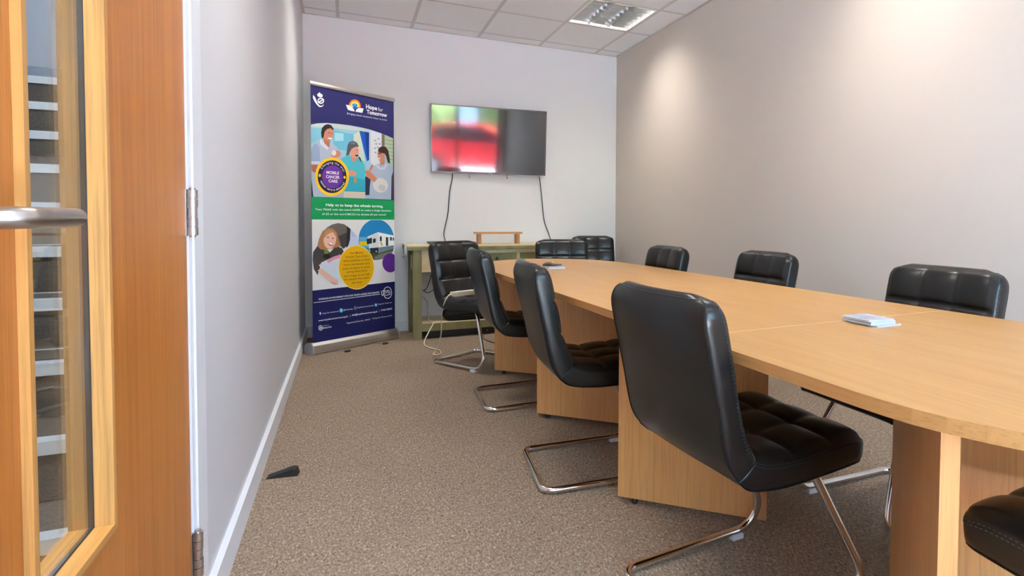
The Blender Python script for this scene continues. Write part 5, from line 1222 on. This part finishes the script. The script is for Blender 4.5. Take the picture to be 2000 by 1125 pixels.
m_ = MB(); m_.tube(fillet([(-.010, .03, -.070), (-.010, .03, -.100), (-.028, .03, -.100), (-.028, .03, -.086)], [.008, .008], 5), .004, 8)
m_.build('clamp_hook', M_metal_dull, v_, smooth=True)

# things on and under the sideboard
lp = thing('laptop', 'closed black laptop lying on the left of the sideboard', 'laptop', (.845, 5.235, CT), D(4))
m_ = MB(); m_.box(-.185, .185, -.125, .125, .004, .015); m_.bevel(.003, 2); m_.build('base', M_black, lp)
m_ = MB(); m_.box(-.187, .187, -.127, .127, .0155, .023); m_.bevel(.003, 2); m_.build('lid', plain('dark_laptop_lid', (.022, .021, .024, 1), .35), lp)
for x in (-.15, .15):
    for y in (-.1, .1):
        MB().lathe([(.008, 0), (.008, .0038)], 12, (x, y, 0)).build('rubber_foot', M_rubber, lp)
rs = thing('wooden_riser', 'small varnished wooden riser standing on the sideboard', 'riser', (1.262, 5.19, CT), D(0))
m_ = MB(); m_.box(-.215, .215, -.055, .055, .092, .110); m_.bevel(.004, 2); m_.build('top_board', M_pine, rs)
for x in (-.178, .178):
    m_ = MB(); m_.box(x - .013, x + .013, -.048, .048, 0, .0918); m_.bevel(.002, 1); m_.build('leg', M_pine_leg, rs)
for x in (-.215, .215):
    m_ = MB(); m_.cyl((x - math.copysign(.001, x), 0, .101), (x + math.copysign(.006, x), 0, .101), .006, 12); m_.build('end_screw', M_metal_dull, rs)
# soft laptop bag on the shelf
m_ = MB()
rows = []
for k in range(9):
    t = k / 8; z = .085 * t
    s = 1 - .10 * abs(t - .5) * 2 if 0 < k < 8 else .86
    row = []
    for a in range(40):
        th = 2 * PI * a / 40
        cx_ = abs(math.cos(th)) ** .35 * math.copysign(1, math.cos(th)); cy_ = abs(math.sin(th)) ** .35 * math.copysign(1, math.sin(th))
        row.append((.20 * s * cx_ + .004 * math.sin(5 * th + k), .125 * s * cy_, z + .006 * math.sin(3 * th) * (t > .6)))
    rows.append(row)
bag = thing('laptop_bag', 'soft black laptop bag lying on the sideboard lower shelf', 'bag', (.965, 5.180, .1302))
v = m_.quadgrid(rows, closed_v=True); m_.bm.faces.new(v[0][::-1]); m_.bm.faces.new(v[-1])
m_.build('bag_body', M_black_soft, bag, smooth=True)
m_ = MB(); m_.tube(fillet([(-.06, -.128, .045), (-.055, -.150, .045), (.055, -.150, .045), (.06, -.128, .045)], [.012, .012], 5), .006, 8); m_.build('carry_handle', M_black_soft, bag, smooth=True)
m_ = MB(); m_.tube([(.197 * math.cos(2 * PI * a / 40), 0, 0) for a in range(2)], .001, 4); m_.bm.free()
MB().box(-.17, .17, -.1285, -.122, .060, .064).build('zip', M_rubber, bag)
# low black box under the shelf
ub = thing('media_box', 'low black equipment box on the carpet beneath the sideboard', 'box', (1.13, 5.205, 0))
m_ = MB(); m_.box(-.52, .46, -.15, .15, .004, .058); m_.bevel(.004, 2); m_.build('case', M_black, ub)
for x in (-.45, .40):
    for y in (-.12, .12):
        MB().lathe([(.012, 0), (.012, .0042)], 12, (x, y, 0)).build('foot', M_rubber, ub)
m_ = MB(); m_.tube([(.0, -.1503, .03), (0, -.158, .03)], .006, 12); m_.build('dial', M_metal_dull, ub)
cable('floor_cable', [(1.08, 4.98, .004), (1.05, 4.80, .004), (1.10, 4.60, .004), (1.20, 4.42, .004), (1.34, 4.30, .004), (1.5, 4.26, .004)], .004, M_black, 'thin black cable on the carpet between sideboard and table')

# wall socket and plugs
sk = thing('wall_socket', 'white double wall socket low on the wall under the sideboard', 'socket', (.69, YB, .452))
MB().box(-.073, .073, -.009, 0, -.043, .043).bevel(.003, 2).build('faceplate', M_socket, sk)
for x in (-.052, .01):
    MB().box(x, x + .012, -.0115, -.0092, .012, .026).build('rocker_switch', M_socket, sk)
for x in (-.030, .035):
    MB().box(x - .002, x + .002, -.0096, -.0091, -.010, -.002).build('pin_slot', M_black, sk)
pl = thing('mains_plug', 'black mains plug pushed into the wall socket', 'plug', (.735, YB - .0115, .447))
m_ = MB(); m_.prism([(-.024, -.018), (.024, -.018), (.024, .012), (.014, .026), (-.014, .026), (-.024, .012)], -.026, -.001, 'y'); m_.bevel(.003, 2); m_.build('plug_body', M_black, pl)
cd = MB(); cd.tube(spline([(0, -.015, -.018), (0, -.02, -.05), (-.03, -.02, -.09), (-.07, -.015, -.105), (-.11, -.012, -.085)], 24), .0032, 8); cd.build('cord', M_black, pl, smooth='all')
cable('plug_lead', [(.715, YB - .06, .566), (.700, YB - .06, .52), (.676, YB - .055, .44), (.655, YB - .04, .385), (.630, YB - .014, .360)], .0035, M_black, 'short black lead dangling in front of the wall socket')

# white extension lead across the seat of the rear chair
ps = thing('power_strip', 'white four-way power strip lying across a black chair seat', 'power strip', (.775, 4.115, .4815), D(26))
m_ = MB(); m_.box(-.125, .175, -.027, .027, 0, .030); m_.bevel(.005, 2); m_.build('strip_body', M_white_plastic, ps)
for k in range(4):
    x = -.08 + k * .068
    MB().box(x - .022, x + .022, -.020, .020, .0302, .0312).build('outlet', M_socket, ps)
    m_ = MB()
    for dx, dy in ((0, .010), (-.010, -.006), (.010, -.006)):
        m_.box(x + dx - .003, x + dx + .003, dy - .002, dy + .002, .0313, .0316)
    m_.build('outlet_slots', M_black, ps)
p0 = Vector((.775 + -.126 * math.cos(D(26)), 4.115 - .126 * math.sin(D(26)), .497))
cable('extension_cable', [(p0.x, p0.y, p0.z), (p0.x - .025, p0.y - .012, p0.z - .004), (.609, 4.045, .448), (.600, 4.10, .37), (.605, 4.17, .30), (.621, 4.30, .184), (.622, 4.40, .085), (.600, 4.425, .030),
                          (.578, 4.405, .006), (.590, 4.370, .006), (.618, 4.375, .006), (.640, 4.449, .006), (.636, 4.530, .006), (.609, 4.581, .006), (.578, 4.643, .006), (.557, 4.740, .006), (.568, 4.860, .012), (.600, 4.915, .06),
                          (.640, 4.960, .115), (.655, 4.978, .137), (.645, 5.04, .139), (.636, 5.12, .150), (.646, 5.27, .205), (.658, 5.39, .263), (.620, 5.44, .31), (.585, YB - .014, .40)], .0046, M_cable_white, 'white extension cable looping from the chair to the carpet', n=170)

# small things on the table and floor
ZT = TABLE_Z
for k, (dx, dy, a, lab) in enumerate((( .006, -.012, 36, 'lowest clear plastic case of the stack on the table front'),
                                      (-.002, .000, 33, 'second clear plastic case from the bottom of the stack'),
                                      ( .000, .002, 34, 'third clear plastic case from the bottom of the stack'),
                                      (-.004, .004, 33, 'topmost clear plastic case of the stack, grey print on top'))):
    cs = thing('plastic_case', lab, 'plastic case', (1.394 + dx, 1.190 + dy, ZT + .0001 + k * .0045), D(a - 34), 'stack of clear plastic cases')
    m_ = MB(); m_.box(-.049, .049, -.050, .050, 0, .0042); m_.bevel(.0015, 2); m_.build('case_shell', M_card, cs)
    MB().box(-.030, .030, -.034, .034, .00422, .0044).build('printed_insert', M_card_print, cs)
cs = thing('plastic_case', 'single clear plastic case under the brown pouch at the table far end', 'plastic case', (1.135, 3.262, ZT), D(2))
m_ = MB(); m_.box(-.052, .052, -.052, .052, 0, .015); m_.bevel(.003, 2); m_.build('case_shell', M_card, cs)
po = thing('leather_pouch', 'small dark brown folded pouch on a clear plastic case', 'pouch', (1.128, 3.285, ZT + .0152), D(-20))
rows = []
for k in range(13):
    t = k / 12; x = -.055 + .09 * t
    hh = .020 * (math.sin(PI * min(t * 1.25 + .08, 1) * .9) ** .6) + .002
    ww = .036 * (math.sin(PI * (t * .8 + .14)) ** .5)
    rows.append([(x, ww * math.cos(2 * PI * a / 16), max(0.0, hh * .5 + hh * .55 * math.sin(2 * PI * a / 16))) for a in range(16)])
m_ = MB(); v = m_.quadgrid(rows, closed_v=True); m_.bm.faces.new(v[0][::-1]); m_.bm.faces.new(v[-1]); m_.build('pouch_body', M_leather_brown, po, smooth=True)
m_ = MB(); m_.prism([(.01, -.030), (.062, -.026), (.062, .0), (.01, .004)], .004, .011, 'z'); m_.bevel(.002, 1); m_.build('flap', M_leather_brown, po)
for x in (-.022, .006):
    MB().lathe([(.004, 0), (.005, .002), (.002, .004)], 12, (x, -.012, .0215)).build('stud', M_chrome, po, smooth=True)
dw = thing('door_wedge', 'black rubber door wedge on the carpet by the left wall', 'door wedge', (-.296, 2.575, 0), D(-8))
m_ = MB(); m_.prism([(0, 0), (.112, 0), (.104, .026), (.092, .028), (0, .002)], -.021, .021, 'y'); m_.bevel(.0015, 1); m_.build('wedge_body', M_rubber, dw)
MB().box(.1045, .1105, -.014, .014, .004, .010).build('grip_notch', M_rubber, dw)

# ================================================================== outdoors, mirrored in the television
structure(MB().box(-14, 16, -26, YF - WALL_T - .02, -.25, -.15).build('floor_outdoors', M_tarmac), 'pale paving outside the window')
rnd = random.Random(4)
def hedge(name, x, y, w, d, h, lab):
    m_ = MB()
    rows = []
    for i in range(15):
        ph = PI * i / 14
        row = []
        for j in range(30):
            th = 2 * PI * j / 30
            r = 1 + rnd.uniform(-.10, .10)
            row.append((w * r * math.sin(ph) ** .6 * math.cos(th), d * r * math.sin(ph) ** .6 * math.sin(th), h * .5 * (1 - math.cos(ph) * (1 + rnd.uniform(-.03, .03)))))
        rows.append(row)
    m_.quadgrid(rows, closed_v=True)
    t_ = thing(name, lab, 'shrub', (x, y, -.15), 0, 'shrubs outside the window')
    m_.build('foliage', M_leaf, t_)
    m_ = MB(); m_.cyl((0, 0, 0), (0, 0, h * .4), .08, 10, .05); m_.build('stem', M_pine_leg, t_)
hedge('garden_shrub', 1.0, -14.2, 1.8, 1.3, 3.6, 'broad green shrub outside the window, behind the red car')
hedge('garden_shrub', 5.4, -14.2, 1.9, 1.4, 4.2, 'tallest green shrub outside the window')
hedge('garden_shrub', -3.4, -14.2, 1.8, 1.3, 3.4, 'left green shrub outside the window')
car = thing('red_car', 'red hatchback car parked outside the window', 'car', (2.7, -6.2, -.15), D(14))
side = [(-1.95, .32), (-1.98, .62), (-1.90, .92), (-1.70, 1.02), (-1.35, 1.42), (-.9, 1.50), (.1, 1.50), (.55, 1.34), (1.0, 1.02), (1.65, .90), (1.95, .70), (1.98, .34)]
m_ = MB(); m_.prism(side, -.84, .84, 'y'); m_.bevel(.06, 3, 20); m_.build('car_body', M_car, car, smooth=True)
for sgn in (-1, 1):
    y0 = sgn * .845
    for q in ([(-1.30, 1.05), (-1.12, 1.40), (-.62, 1.44), (-.58, 1.05)], [(-.50, 1.05), (-.54, 1.44), (.08, 1.44), (.45, 1.30), (.72, 1.05)]):
        MB().prism(q, min(y0, y0 - sgn * .02), max(y0, y0 - sgn * .02), 'y').build('side_window', M_car_glass, car)
    for x in (-1.25, 1.25):
        wv = link('wheel', None, car, (x, sgn * .80, .32))
        MB().cyl((0, -.10, 0), (0, .10, 0), .32, 28).bevel(.03, 2, 50).build('tyre', M_rubber, wv, smooth=True)
        MB().cyl((0, -.108, 0), (0, .108, 0), .20, 20).build('hub', M_metal_dull, wv, smooth=True)
    MB().box(1.90, 1.97, sgn * .55 - .16, sgn * .55 + .16, .62, .74).bevel(.02, 2).build('headlamp', M_chrome, car)
